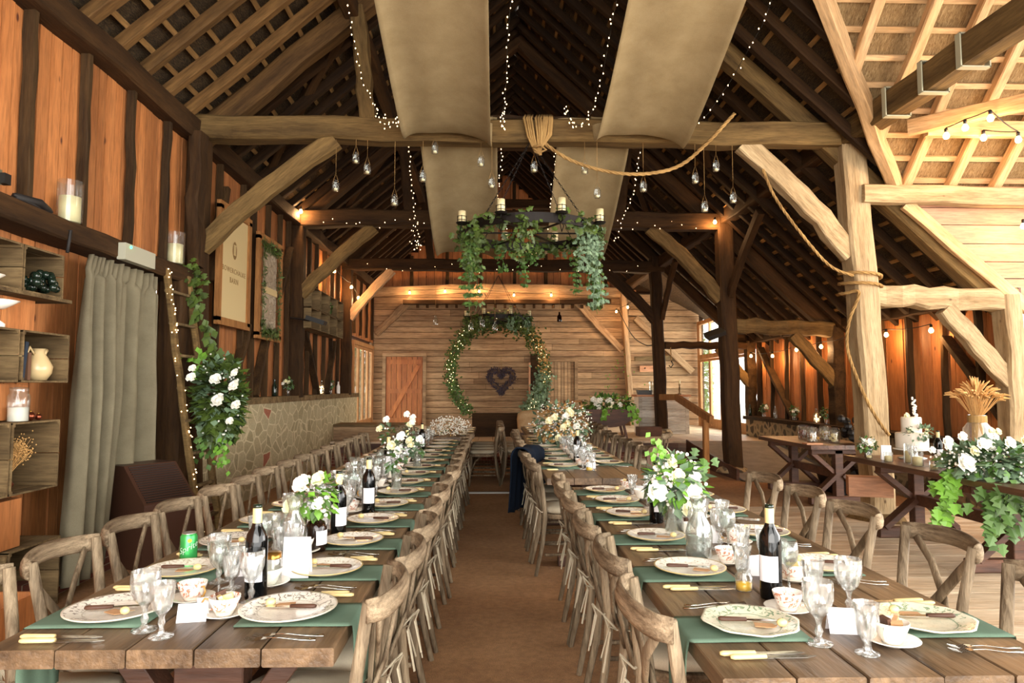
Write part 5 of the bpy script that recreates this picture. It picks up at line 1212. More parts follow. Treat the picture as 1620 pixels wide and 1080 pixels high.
# ---------------------------------------------------------------- hangings
def swag(name, x0, x1, prof, label, fold=0, wave=.012):
    """fabric strip of width x0..x1 following the (y, z) profile"""
    m = MB(); NU = 28; pts = []
    for i in range(len(prof)-1):
        a, b_ = prof[i], prof[i+1]; n = 10
        for k in range(n): t = k/n; pts.append((a[0]+(b_[0]-a[0])*t, a[1]+(b_[1]-a[1])*t))
    pts.append(prof[-1])
    for _ in range(6): pts = [pts[0]]+[((pts[i-1][0]+2*pts[i][0]+pts[i+1][0])/4, (pts[i-1][1]+2*pts[i][1]+pts[i+1][1])/4) for i in range(1, len(pts)-1)]+[pts[-1]]
    vs = []; N = len(pts)
    for j, (y, z) in enumerate(pts):
        v = j/(N-1)
        for i in range(NU+1):
            u = i/NU; e = (abs(2*u-1))**6*fold*math.sin(math.pi*min(1, v*1.15))
            vs.append((x0+(x1-x0)*u+.02*math.sin(3*v+u*5), y, z+wave*math.sin(u*9+4*v)-e*.1+.03*math.sin(u*3.1+1)*math.sin(math.pi*v)))
    k = NU+1; m.add(vs, [(j*k+i, j*k+i+1, (j+1)*k+i+1, (j+1)*k+i) for j in range(N-1) for i in range(NU)], .5)
    o = m.build(name, 'hessian', None, True); s = o.modifiers.new('t', 'SOLIDIFY'); s.thickness = .004; return tag(o, label, 'drape')
near = [(3.55, 5.5), (4.4, 5.0), (5.4, 4.62), (6.3, 4.34), (6.95, 4.18), (7.2, 4.17), (7.33, 4.28), (7.38, 4.42), (7.45, 4.5), (7.55, 4.5)]
swag('ceiling_drape', -.98, -.03, near, 'long hessian drape sagging toward the nearest tie beam, on the left', 1)
swag('ceiling_drape', 1.08, 2.05, near, 'long hessian drape sagging toward the nearest tie beam, on the right', 1)
far = [(7.52, 4.5), (7.64, 4.4), (8.0, 4.22), (8.8, 3.83), (9.5, 3.55), (10.1, 3.46), (10.6, 3.6), (11.1, 3.95), (11.3, 4.2), (11.35, 4.42)]
swag('ceiling_drape', -.86, .06, far, 'hessian drape hanging between the nearest and middle tie beams, on the left', 1)
swag('ceiling_drape', .73, 1.6, far, 'hessian drape hanging between the nearest and middle tie beams, on the right', 1)
timber('spreader_bar', 'thin dark bar lying over the nearest tie beam between the drapes', (-.3, 7.62, 4.55), (1.25, 7.62, 4.53), .04, .04, 'dark', 'bar')

def chandelier(loc, r, label, top, ivy=True, s=1.0, nleaf=1, seed=1):
    q = random.Random(seed); t = empty('chandelier', loc, 0, label, 'chandelier')
    m = MB(); m.lathe([(r, -.05), (r+.015, -.05), (r+.015, .05), (r, .05), (r, -.05)], 48, cap=False); m.build('ring', 'iron', t)
    m = MB()
    for k in range(3): a = R(60*k); m.bar((-r*math.cos(a), -r*math.sin(a), 0), (r*math.cos(a), r*math.sin(a), 0), .03, .012, 1, 0, 0)
    m.build('cross_bars', 'iron', t)
    for k in range(4):
        a = R(45+90*k); p0 = Vector((r*math.cos(a), r*math.sin(a), .05)); p1 = Vector((0, 0, top-loc[2])); L = (p1-p0).length; n = int(L/.045); m = MB()
        for i in range(n):
            c = p0.lerp(p1, (i+.5)/n); d = (p1-p0).normalized(); sd = d.orthogonal().normalized() if i % 2 else d.cross(d.orthogonal()).normalized()
            m.tube([c+d*.024+sd*0, c+sd*.011, c-d*.024, c-sd*.011, c+d*.024], .0035, 4, False)
        m.build('chain', 'iron', t)
    nC = 8
    for k in range(nC):
        a = R(20+360/nC*k); x, y = (r+.07)*math.cos(a), (r+.07)*math.sin(a); m = MB()
        m.tube([(r*math.cos(a), r*math.sin(a), 0), ((r+.04)*math.cos(a), (r+.04)*math.sin(a), -.05), (x*1.03, y*1.03, -.04), (x, y, .03)], .007, 6)
        m.tube([((r+.03)*math.cos(a), (r+.03)*math.sin(a), -.06), (x, y, -.15), (x*1.06, y*1.06, -.1), (x*1.02, y*1.02, -.07)], .005, 5)
        m.lathe([(.001, .03), (.05, .03), (.065, .045), (.063, .05), (.05, .036), (.001, .036)], 14, (x, y, 0), False)
        for h in (.07, .11): m.lathe([(.045, h), (.047, h), (.047, h+.006), (.045, h+.006), (.045, h)], 14, (x, y, 0), False)
        for j in range(4): b_ = R(90*j); m.tube([(x+.047*math.cos(b_), y+.047*math.sin(b_), .04), (x+.047*math.cos(b_), y+.047*math.sin(b_), .12)], .003, 4)
        ho = m.build('candle_holder', 'iron', t); m = MB(); m.lathe([(.001, .037), (.04, .037), (.04, .17+.02*q.random()), (.01, .17)], 14, (x, y, 0)); m.build('candle', 'wax', ho, True)
    if ivy:
        for k in range(30):
            a = R(q.uniform(0, 360)); 
            if abs(math.cos(a)) < .3 and q.random() < .6: continue
            a0 = Vector((r*math.cos(a), r*math.sin(a), .02)); L = q.uniform(.25, .85)*s*(1 if abs(math.cos(a)) > .3 else .7); m = MB(); p = a0.copy(); pts = [p.copy()]
            for i in range(10): p = p+Vector((q.gauss(0, .015), q.gauss(0, .015), -L/10)); pts.append(p.copy())
            m.tube(pts, .003, 4, False)
            for i in range(int(L*125)):
                c = pts[0].lerp(pts[-1], q.random()); i_ = min(9, int((pts[0].z-c.z)/L*10)); c = pts[i_]+Vector((q.gauss(0, .035), q.gauss(0, .035), 0)); m.leaf(c, (q.gauss(0, 1), q.gauss(0, 1), -.9), (q.gauss(0, .3), -1, .6), .055, .036, lobes=q.random() < .5)
            m.build('ivy_trail', 'leaf2' if (a0.x > .2 and a0.y < .3 and q.random() < .6) else q.choice(['ivy', 'ivy', 'leaf']), t)
        m = foliage_mb((0, 0, 0), (r*1.05, r*1.05, .09), 0, .1, .1, q)
        for i in range(400):
            a = q.uniform(0, 2*math.pi)
            if math.sin(a) < -.5 and abs(math.cos(a)) < .35 and q.random() < .8: continue
            c = Vector((r*math.cos(a), r*math.sin(a), .0))+Vector((q.gauss(0, .05), q.gauss(0, .05), q.gauss(-.01, .05))); m.leaf(c, (q.gauss(0, 1), q.gauss(0, 1), q.gauss(0, 1)-.4), (0, -1, .5), .085, .06, lobes=True)
        m.build('foliage', 'ivy', t)
    return t
chandelier((.41, 7.42, 3.16), .72, 'great iron wheel chandelier trailing ivy under the nearest tie beam', 4.2, True, 1.1, seed=4)
chandelier((.12, 16.0, 3.06), .72, 'far iron wheel chandelier dressed with foliage above the garland', 4.1, True, .45, seed=9)
# rope coil hung on the nearest tie beam, and the long draped ropes
def rope(pts, label, r=.016, mat='rope', name='rope'):
    V = [Vector(p) for p in pts]; out = []
    for i in range(len(V)-1):
        p0 = V[max(i-1, 0)]; p1 = V[i]; p2 = V[i+1]; p3 = V[min(i+2, len(V)-1)]
        for k in range(10): t = k/10; out.append(.5*((2*p1)+(p2-p0)*t+(2*p0-5*p1+4*p2-p3)*t*t+(3*p1-p0-3*p2+p3)*t**3))
    out.append(V[-1])
    m = MB(); L = 0; s = [0]
    for i in range(1, len(out)): L += (out[i]-out[i-1]).length; s.append(L)
    if mat == 'rope':
        for st in range(3):
            n = int(L/.02); pp = []
            for i in range(n+1):
                d = L*i/n; j_ = max(0, min(len(out)-2, next((q for q in range(len(s)-1) if s[q+1] >= d), len(s)-2))); f = (d-s[j_])/max(s[j_+1]-s[j_], 1e-6); c = out[j_].lerp(out[j_+1], f)
                dr = (out[j_+1]-out[j_]).normalized(); a = dr.cross(Vector((.3, .9, .2))).normalized(); b_ = dr.cross(a); th = d/.035+st*2.094
                pp.append(c+a*(r*.5*math.cos(th))+b_*(r*.5*math.sin(th)))
            m.tube(pp, r*.6, 5, False)
    else: m.tube(out, r, 6)
    o = m.build(name, mat, None, True); return tag(o, label, name)
t = empty('rope_coil', (.47, 7.34, 4.2), 0, 'thick hank of rope looped over the nearest tie beam at its middle', 'rope')
for i in range(7):
    a = -.12+.03*i+g.uniform(-.01, .01); dz = g.uniform(-.08, .05); m = MB()
    pts = [Vector((a, .02, .27)), Vector((a-.02, -.06, .2)), Vector((a*.8, -.06-.01*i, 0)), Vector((a*.3+.02, -.06, -.16+dz*.3)), Vector((.03+.02*math.sin(i), -.05, -.2)), Vector((.05, -.05, -.12)), Vector((a*.6+.12, -.05, .02)), Vector((a*.5+.14, -.06, .2)), Vector((a*.5+.14, .02, .27))]
    m.tube(pts, .013, 6); m.build('rope_loop', 'rope', t, True)
m = MB(); m.tube([(-.04, -.1, -.14), (.04, -.12, -.12), (.1, -.1, -.16), (.03, -.05, -.18), (-.04, -.1, -.14)], .014, 6); m.build('rope_knot', 'rope', t, True)
rope([P(855, 222, y=7.3), P(900, 252, y=7.3), P(960, 271, y=7.3), P(1020, 275, y=7.3), P(1075, 262, y=7.3), P(1120, 225, y=7.3), P(1148, 195, y=7.3), P(1162, 180, y=7.33)], 'heavy rope swagging from the hank to the right end of the beam', .02)
rope([P(1207, 268, y=7.35), P(1225, 310, y=7.3), P(1260, 360, y=7.25), P(1310, 418, y=7.25), P(1350, 436, y=7.28)], 'rope dropping from the brace toward the pale post', .016)
pc = Vector((4.12, 7.5)); w = []
for i in range(22):
    a = R(-200+i*38); z = 2.75-i*.012; rr_ = .215; w.append((pc.x+rr_*math.cos(a), pc.y+rr_*math.sin(a), z))
for z_, a_ in ((2.2, -160), (1.9, -170), (1.55, -140), (1.25, -110), (1.05, -80), (.95, -50)): w.append((pc.x+.03+.22*math.cos(R(a_)), pc.y+.22*math.sin(R(a_)), z_))
rope(w, 'rope wound twice about the pale post and trailing down it', .018)
rope([P(978, 490, y=18.8), P(1000, 530, y=18.0), P(1020, 545, y=16.8), P(1035, 545, y=15.4)], 'dark cable looping from the end wall to the dark leaning post', .012, 'wire', 'cable')
# hanging jars
def jar_f():
    t = empty('hanging_jar', (0, 0, 0), 0, None, 'jar'); lathe_obj('jar', [(.001, 0), (.034, 0), (.038, .012), (.038, .085), (.028, .1), (.029, .115)], 'clear', t, 16)
    lathe_obj('tealight', [(.001, .004), (.02, .004), (.02, .03), (.001, .028)], 'wax', t, 12)
    m = MB(); m.tube([(-.03, 0, .1), (0, 0, .2), (.03, 0, .1)], .0025, 4, False); m.build('wire_handle', 'rope', t); return t
hj = Proto(jar_f); kk = 0
HJ = [(563, 251, 7.3, 'outermost left, high'), (581, 268, 7.45, 'just right of the outermost left one'), (531, 295, 7.6, 'lowest at the far left'), (624, 318, 7.7, 'low, left of the left drape'), (688, 236, 7.25, 'high before the left far drape'), (761, 256, 7.25, 'before the right edge of the left far drape'), (669, 280, 7.3, 'at the left edge of the left far drape'), (778, 290, 7.3, 'at the right edge of the left far drape'), (845, 265, 7.2, 'right under the rope hank'), (945, 306, 7.4, 'before the right far drape'), (1018, 296, 7.4, 'just right of the right far drape'), (925, 268, 7.3, 'small one behind the swagging rope'), (1100, 283, 7.35, 'longer strung one below the beam at right'), (1133, 264, 7.35, 'short strung one below the beam at right'), (1160, 314, 7.35, 'rightmost of all'), (1115, 328, 7.4, 'lowest at the right')]
for px, py, y, l in HJ:
    y = 7.42
    p = P(px, py, y=y); o = hj.place((p.x, y, p.z-.05), 0, f'glass tealight jar on a string, {l}', 'tealight jars hung from the nearest beam')
    m = MB(); m.tube([(0, 0, .2), (0, 0, 4.2-(p.z-.05) if y < 7.62 else 4.6-(p.z-.05))], .002, 4, False); s = m.build('string', 'rope', o)
for i, (px, py, mt) in enumerate(((689, 507, 'clear'), (745, 515, 'clear'), (763, 510, 'clear'), (783, 516, 'clear'), (885, 502, 'brown_glass'))):
    p = P(px, py, y=15.0); t = empty('hanging_bottle', (p.x, 15.0, p.z-.1), 0, ['small clear bottle hung left of the far chandelier', 'long clear bottle hung under the far chandelier at left', 'round clear bottle hung under the far chandelier', 'slim clear bottle hung under the far chandelier', 'brown bottle hung right of the far chandelier'][i], 'bottle')
    lathe_obj('bottle', [(.001, 0), (.05, 0), (.055, .02), (.05, .13), (.02, .17), (.018, .22)], mt, t, 14); m = MB(); m.tube([(0, 0, .2), (0, 0, 4.08-p.z+.1)], .003, 4, False); m.build('string', 'rope', t)
# fairy lights
def fb():
    m = MB(); m.ball((0, 0, 0), .0052, 5, 4, (1, 1, 1.6)); return m.build('bulb', 'fairy', None)
_fb = fb().data; bpy.data.objects.remove(bpy.data.objects['bulb'])
def fairy(pts, label, step=.07, jit=.012, sag=0):
    V = [Vector(p) for p in pts]; t = empty('fairy_lights', V[0], 0, label, 'string lights'); rel = [v-V[0] for v in V]; m = MB(); m.tube(rel, .0025, 4, False); m.build('cable', 'wire', t)
    acc = 0
    for i in range(len(rel)-1):
        L = (rel[i+1]-rel[i]).length; n = max(1, int(L/step))
        for k in range(n):
            c = rel[i].lerp(rel[i+1], (k+.5)/n)+Vector((g.gauss(0, jit), g.gauss(0, jit*.5), g.gauss(0, jit))); o = bpy.data.objects.new('bulb', _fb); COL.objects.link(o); o.parent = t; o.location = c
    return t
def pl(l, y0, y1): n = len(l)-1; return [P(px, py, y=y0+(y1-y0)*i/n) for i, (px, py) in enumerate(l)]
fairy(pl([(550, 0), (556, 50), (566, 90), (574, 130), (590, 160)], 5.6, 7.2), 'fairy light string falling left of the near left drape', .09)
fairy(pl([(590, 160), (600, 190), (612, 200), (622, 195), (634, 182), (625, 200), (612, 190), (602, 180)], 7.2, 7.2), 'bunched fairy lights at the end of the left string', .03, .02)
fairy(pl([(808, 0), (803, 60), (801, 120), (798, 165)], 5.6, 7.25), 'fairy light string falling between the near drapes', .09)
fairy(pl([(798, 165), (793, 185), (796, 205), (800, 190), (795, 175)], 7.25, 7.25), 'bunched fairy lights beside the rope hank', .025, .02)
fairy(pl([(975, 0), (966, 50), (955, 110), (944, 150), (938, 175)], 5.6, 7.2), 'fairy light string falling along the near right drape', .09)
fairy(pl([(938, 175), (925, 195), (912, 200), (898, 185), (893, 170), (905, 192), (920, 200)], 7.2, 7.2), 'bunched fairy lights right of the rope hank', .03, .02)
fairy(pl([(1221, 0), (1206, 40), (1180, 85), (1158, 125), (1120, 180), (1090, 205)], 5.7, 7.2), 'fairy light string along the outer edge of the near right drape', .1)
fairy(pl([(645, 208), (650, 260), (654, 310), (658, 350), (664, 390)], 7.6, 10.6), 'fairy light string left of the far left drape', .11)
fairy(pl([(796, 210), (792, 250), (789, 300), (785, 335)], 7.6, 9.5), 'fairy light string right of the far left drape', .09)
fairy(pl([(882, 210), (880, 240), (876, 280), (870, 330)], 7.6, 9.5), 'fairy light string left of the far right drape', .09)
fairy(pl([(1015, 215), (1010, 260), (1000, 310), (985, 350), (972, 385)], 7.6, 10.6), 'fairy light string right of the far right drape', .11)
fairy([(-2.9+.35*i, 11.18, 4.15+.06*math.sin(i*1.9)) for i in range(19)], 'fairy lights wound along the middle tie beam', .16, .05)
fairy([(-2.9+.35*i, 15.0, 4.08+.05*math.sin(i*1.4)) for i in range(19)], 'fairy lights wound along the farthest tie beam', .2, .05)
fairy(pl([(655, 352), (654, 370), (652, 385), (662, 396), (670, 388), (660, 380), (655, 392), (667, 385)], 11.19, 11.19), 'bunched fairy lights low at the left of the middle beam', .05, .03)
fairy(pl([(850, 385), (838, 395), (846, 404), (858, 396)], 12.0, 12.0), 'bunched fairy lights seen through the chandelier ivy', .04, .03)
# festoon bulbs with real lamps in them
def mk_bulb():
    t = empty('festoon_bulb', (0, 0, 0), 0, None, 'bulb'); m = MB(); m.lathe([(.001, -.045), (.02, -.04), (.03, -.022), (.03, -.008), (.018, .015), (.014, .025)], 14, cap=False); m.build('globe', 'bulb', t, True)
    m = MB(); m.lathe([(.016, .022), (.017, .06), (.008, .068)], 10); m.build('holder', 'black', t, True); return t
fbulb = Proto(mk_bulb)
def festoon(items, label, cab, pw, grp, lamp=1):
    pts = []
    for i, (p, l) in enumerate(items):
        fbulb.place(p, 0, l, grp); pts.append(Vector(p)+Vector((0, 0, .07)))
        if i % lamp == 0: point('lamp_light', Vector(p)+Vector((-.0, -.0, -.06)) if True else p, pw*lamp)
    V = []
    for i in range(len(pts)-1):
        for k in range(4): t = k/4; V.append(pts[i].lerp(pts[i+1], t)-Vector((0, 0, .12*t*(1-t)*(pts[i+1]-pts[i]).length)))
    V.append(pts[-1]); m = MB(); m.tube(V, .006, 5); tag(m.build('festoon_cable', 'wire', None, True), cab, 'cable')
xw = XA-.22
A_ = [P(px, py, x=xw) for px, py in ((1188, 562), (1222, 562), (1260, 552), (1299, 547), (1345, 537), (1402, 528), (1473, 521))]
festoon([(p, f'lit festoon bulb, {ORD[len(A_)-1-i]} from the right picture edge along the aisle wall') for i, p in enumerate(A_)], '', 'black festoon cable along the aisle wall', 13, 'aisle wall festoon bulbs')
B_ = [P(px, py, y=YE-.42) for px, py in ((648, 462), (704, 460), (758, 460), (813, 466), (872, 466))]
festoon([(p, f'lit festoon bulb, {ORD[i]} from the left above the toothed rail') for i, p in enumerate(B_)], '', 'black festoon cable above the toothed rail', 13, 'end wall festoon bulbs')
C_ = [P(975, 492, y=18.4), P(993, 485, y=17.8), P(1010, 474, y=17.2)]
festoon([(p, f'lit festoon bulb, {ORD[i]} of three near the jowled post from the left') for i, p in enumerate(C_)], '', 'black festoon cable near the jowled post', 14, 'end wall festoon bulbs')
D_ = [P(529, 428, x=XL+.28), P(556, 453, x=XL+.28), P(567, 470, x=XL+.28)]
festoon([(p, f'lit festoon bulb, {ORD[i]} from the camera high on the far left wall') for i, p in enumerate(D_)], '', 'black festoon cable on the far left wall', 22, 'left wall festoon bulbs')
E_ = [P(1497, 213, y=6.5), P(1527, 200, y=6.35), P(1567, 185, y=6.2), P(1611, 219, y=6.5), P(1556, 216, y=6.7)]
festoon([(p, f'large lit bulb in the porch cluster, {["farthest left", "second from the left, upper", "highest", "farthest right", "lower middle"][i]}') for i, p in enumerate(E_)], '', 'festoon cable of the porch bulb cluster', 8, 'porch cluster bulbs')
for i, (px, py, y, l, pwr) in enumerate(((1619, 356, 7.3, 'bright bulb against the pink porch wall at the picture edge', 9), (476, 333, 11.1, 'bright bulb at the left end of the middle tie beam', 20), (1131, 350, 11.1, 'bright bulb at the right end of the middle tie beam', 16))):
    p = P(px, py, y=y); fbulb.place(p, 0, l, None); point('lamp_light', p+Vector((0, 0, -.06)), pwr)

# ---------------------------------------------------------------- right side: head tables, cake, flowers
def x_table(name, x0, x1, y0, y1, label, ys):
    cx = (x0+x1)/2; w = x1-x0; L = y1-y0; t = empty(name, (cx, y0, .026), 0, label, 'table'); m = MB()
    for i in range(4): m.bar((-w/2+w/4*(i+.5), 0, .71), (-w/2+w/4*(i+.5), L, .71), w/4-.004, .05, 2, .001, .07)
    m.build('tabletop', M['tabledk'], t)
    for y in ys:
        y -= y0
        m = MB(); m.bar((0, y, .1), (0, y, .66), .1, .1, 1, 0, .05, up=(0, 1, 0)); m.build('post', 'trestle', t)
        m = MB(); m.bar((-w/2+.06, y, .05), (w/2-.06, y, .05), .1, .1, 1, 0, .1); m.build('foot', 'trestle', t)
        m = MB(); m.bar((-w/2+.08, y, .65), (w/2-.08, y, .65), .1, .07, 1, 0, .1); m.build('bearer', 'trestle', t)
        for s in (-1, 1):
            m = MB(); m.bar((s*(w/2-.1), y-.03, .1), (s*.04, y-.03, .36), .05, .11, 1, 0, .05, up=(0, 1, 0)); m.build('brace', 'trestle', t)
            m = MB(); m.bar((s*.04, y+.03, .38), (s*(w/2-.1), y+.03, .63), .05, .11, 1, 0, .05, up=(0, 1, 0)); m.build('brace', 'trestle', t)
    m = MB(); m.bar((0, ys[0]-y0, .36), (0, ys[-1]-y0, .36), .06, .1, 1, 0, .05); m.build('stretcher', 'trestle', t)
    return t
M['tabledk'] = wood('dark_table_oak', '#3f2617', '#74503a', 'y', 2.2, .35, .1, .4)
x_table('cake_table', 3.66, 4.56, 4.6, 7.1, 'dark oak table with crossed trestles carrying the cake and flowers', (5.35, 6.6))
x_table('bar_table', 3.86, 4.7, 8.25, 9.9, 'dark table behind the pale post with jars and crates on it', (8.45, 9.7))
ZT = .7625
def cake():
    t = empty('wedding_cake', (4.16, 6.72, ZT), 0, 'two-tier white cake with a tall delphinium and small flowers', 'cake')
    lathe_obj('stand', [(.001, 0), (.12, 0), (.13, .01), (.05, .03), (.05, .07), (.17, .09), (.17, .1), (.001, .1)], 'china', t, 30)
    M['icing'] = plain('ivory_icing', '#e6dccb', .6, bump=(14, .3))
    lathe_obj('lower_tier', [(.001, .1), (.145, .1), (.147, .12), (.147, .245), (.14, .255), (.001, .256)], 'icing', t, 30); lathe_obj('upper_tier', [(.001, .257), (.09, .257), (.092, .27), (.092, .4), (.086, .41), (.001, .41)], 'icing', t, 28)
    m = MB()
    for i in range(26): z = .3+.012*i; m.ball((.02+g.gauss(0, .012), -.1+g.gauss(0, .012)+.004*i, z), .02*(1-.018*i), 6, 4)
    tag(m.build('delphinium_spike', 'white_petal', t), kind='stuff')
    foliage_mb((0, -.12, .26), (.14, .06, .07), 120, .05, .03, g).build('foliage', 'leaf2', t)
    for dx, dy, dz, r in ((-.09, -.12, .28, .028), (.05, -.15, .26, .025), (-.06, -.03, .42, .035), (.09, -.1, .3, .022)): m = MB(); rose(m, (dx, dy, dz), r); m.build('bloom', 'cream_petal', t)
cake()
t = empty('wheat_jar', (4.3, 5.98, ZT), 0, 'tall glass jar holding a sheaf of dried wheat', 'jar'); lathe_obj('glass', [(.001, 0), (.1, 0), (.115, .02), (.115, .34), (.07, .4), (.072, .46)], 'clear', t, 24)
m = MB(); hd = MB()
for i in range(95):
    a = g.uniform(0, 6.28); b_ = g.uniform(0, 1)**.6; e = Vector((math.cos(a)*.2*b_, math.sin(a)*.2*b_, .62+.08*(1-b_)+g.uniform(-.03, .03))); mid = Vector((math.cos(a)*.04, math.sin(a)*.04, .45))
    m.tube([(math.cos(a)*.05, math.sin(a)*.05, .02), mid, e*.9+Vector((0, 0, .05))], .0025, 4, False)
    dd = Vector((math.cos(a)*b_, math.sin(a)*b_, .35-b_*.9)).normalized(); hd.tube([e*.9+Vector((0, 0, .05)), e*.95+dd*.03+Vector((0, 0, .05)), e+dd*.07+Vector((0, 0, .03))], [.004, .012, .003], 5)
m.build('stalks', 'dry', t); tag(hd.build('wheat_ears', 'dry', t), kind='stuff'); m = MB(); m.lathe([(.074, .39), (.076, .4), (.076, .45), (.074, .455)], 18, cap=False); m.build('twine_band', 'rope', t)
fl = []
for px, py, r in ((1512, 730, .08), (1535, 700, .05), (1500, 698, .045), (1560, 705, .055), (1580, 712, .05), (1601, 695, .045), (1553, 680, .03), (1570, 682, .03), (1610, 722, .05), (1590, 730, .035), (1520, 690, .04), (1545, 725, .035), (1476, 712, .03), (1490, 705, .035), (1575, 698, .05), (1528, 712, .045), (1617, 712, .05), (1563, 690, .03)):
    p = P(px, py, y=5.25); fl.append((p.x-4.0, -.12+g.uniform(-.08, .08), p.z-.9, r))
arrangement('table_garland', (4.0, 5.3, .9), 'lavish white and green flower arrangement spilling off the dark oak table', (.48, .28, .13), 950, fl, ('leaf2', 'leaf'), .1, small=420, seed=21, lob=True, c0=(0, 0, -.02), trails=(([(-.4, 0, -.1), (-.46, -.02, -.25), (-.52, -.05, -.42)], 26, .04, .1, True, 'bright'), ([(-.3, -.25, -.15), (-.28, -.3, -.5)], 48, .05, .1, True, 'leaf'), ([(-.1, -.28, -.15), (-.08, -.3, -.42)], 40, .06, .1, True, 'leaf'), ([(.2, -.1, 0), (.5, -.2, -.05)], 46, .08, .1, True, 'bright'), ([(0, -.25, -.1), (.05, -.3, -.2)], 60, .1, .06, False, 'leaf2')))
wine.place((4.05, 6.15, ZT), .2, 'wine bottle beside the cake table flowers', 'wine bottles on the long tables')
gA.place((3.85, 6.22, ZT), 0, 'crystal goblet on the dark oak table before the cake', 'crystal glasses')
vase((3.78, 6.85, ZT), 'small glass vase at the far end of the dark oak table', .09, .03)
arrangement('posy', (3.78, 6.85, ZT+.09), 'small white posy at the far end of the dark oak table', (.09, .07, .07), 130, [(0, -.05, .06, .045), (-.05, -.03, .07, .03)], ('leaf', 'leaf2'), .05, c0=(0, 0, .04), small=30, seed=31)
def tumbler(loc, label, h=.09, r=.035, wax=True):
    t = empty('votive_glass', loc, 0, label, 'candle'); lathe_obj('glass', [(.001, 0), (r, 0), (r, h)], 'clear', t, 18)
    if wax: lathe_obj('candle', [(.001, .005), (r*.8, .005), (r*.8, h*.6), (.001, h*.6)], 'wax', t, 14)
for x, y, h, r, l in ((3.76, 6.45, .09, .04, 'low clear votive at the near edge of the dark oak table'), (3.82, 6.1, .13, .05, 'cream candle glass on a black coaster before the cake'), (3.9, 6.35, .18, .045, 'tall clear candle glass before the cake'), (3.74, 6.75, .05, .03, 'tiny flat votive near the pale post'), (3.76, 5.78, .08, .035, 'yellow tinted votive left of the flowers')): tumbler((x, y, ZT), l, h, r)
m = MB(); m.lathe([(.001, 0), (.075, 0), (.075, .008), (.001, .008)], 20, cap=False); 
for i, (x, y, h, l) in enumerate(((3.84, 6.62, .14, 'white folded card in front of the cake'), (4.0, 5.98, .13, 'white card leaning near the wine bottle by the flowers'))):
    m = MB(); m.add([(-.045, -.02, 0), (.045, -.02, 0), (.045, 0, h), (-.045, 0, h), (.045, .03, 0), (-.045, .03, 0)], [(0, 1, 2, 3), (3, 2, 4, 5)]); o = m.build('table_card', 'card'); o.location = (x, y, ZT); o.rotation_euler = (0, 0, -.3); tag(o, l, 'card'); s = o.modifiers.new('t', 'SOLIDIFY'); s.thickness = .001
# bar table things
for i, (x, y) in enumerate(((4.12, 8.75), (4.2, 9.0), (4.35, 8.65), (4.4, 8.95), (4.25, 9.3), (4.5, 9.2))):
    t = empty('sweet_jar', (x, y, ZT), 0, f'glass jar of sweets on the dark table behind the pale post, {ORD[i]} from the left', 'jar', 'sweet jars'); lathe_obj('jar', [(.001, 0), (.065, 0), (.068, .02), (.068, .17), (.05, .19)], 'clear', t, 16)
    m = MB(); [m.ball((g.gauss(0, .025), g.gauss(0, .025), .02+g.random()*.09), .014, 5, 4) for _ in range(40)]; tag(m.build('sweets', ['cupf', 'copper', 'foil'][i % 3], t), kind='stuff')
m = MB(); m.box((0, 0, .01), (.2, .14, .018)); o = m.build('menu_block', 'pinkpine'); o.location = (3.95, 8.4, ZT); tag(o, 'pale flat wooden block on the end of the dark table', 'block')
m = MB(); [m.ball((g.gauss(0, .07), g.gauss(0, .07), .05+abs(g.gauss(0, .1))), .05, 7, 5) for _ in range(30)]; o = m.build('dark_basket', 'black'); o.location = (4.56, 8.55, ZT); tag(o, 'dark heap of berries close beside the pale post', 'fruit', kind='stuff')
# log basket by the aisle wall
t = empty('log_basket', (4.95, 9.4, 0), 0, 'dark trug of logs on the matting by the flint wall', 'basket')
m = MB(); 
for s in (-1, 1): m.box((0, s*.3, .16), (.6, .03, .3), rot=(s*-.3, 0, 0)); m.box((s*.3, 0, .16), (.03, .6, .3), rot=(0, s*.3, 0))
m.box((0, 0, .02), (.5, .5, .03)); m.build('trug', 'black', t)
for i in range(12): m = MB(); c = Vector((g.uniform(-.18, .18), g.uniform(-.15, .15), .1+.025*i)); d = Vector((g.gauss(0, 1), g.gauss(0, 1), .1)).normalized()*.16; m.tube([c-d, c+d], .05, 8); m.build('log', 'dark', t)
# pale box low on the pale post
o = crate_mb(.5, .02, .2).build('box_board', 'pinkpine'); bpy.data.objects.remove(o)
t = empty('pale_box', (3.96, 7.16, .33), -.35, 'pale plywood box fixed low across the pale adzed post', 'box'); m = MB(); m.box((0, 0, .1), (.42, .2, .2)); m.build('box_body', 'pinkpine', t)
# bentwood chairs behind the cake table
def bent_chair():
    t = empty('bentwood_chair', (0, 0, 0), 0, 'c', 'chair'); m = MB(); m.lathe([(.001, .44), (.19, .44), (.2, .45), (.19, .465), (.001, .468)], 24, cap=False); m.build('seat', 'chairx', t)
    for s in (-1, 1):
        for f in (1, -1): m = MB(); m.tube([(s*.15, f*.15, .44), (s*.17, f*.18, .2), (s*.19, f*.2, 0)], [.018, .015, .013], 8); m.build('leg', 'chair', t, True)
        m = MB(); m.tube([(s*.17, .17, .2), (s*.12, .17, .36), (0, .17, .41)], .01, 6); m.build('arch_brace', 'chair', t, True)
    m = MB(); m.tube([(.17, -.18, .45), (.2, -.22, .7), (.1, -.24, .86), (-.1, -.24, .86), (-.2, -.22, .7), (-.17, -.18, .45)], .013, 8); m.build('back_hoop', 'chair', t, True)
    m = MB()
    for s in (-.08, 0, .08): m.tube([(s*.6, -.18, .46), (s, -.24, .85)], .007, 6)
    m.build('back_spindles', 'chair', t); return t
bc = Proto(bent_chair)
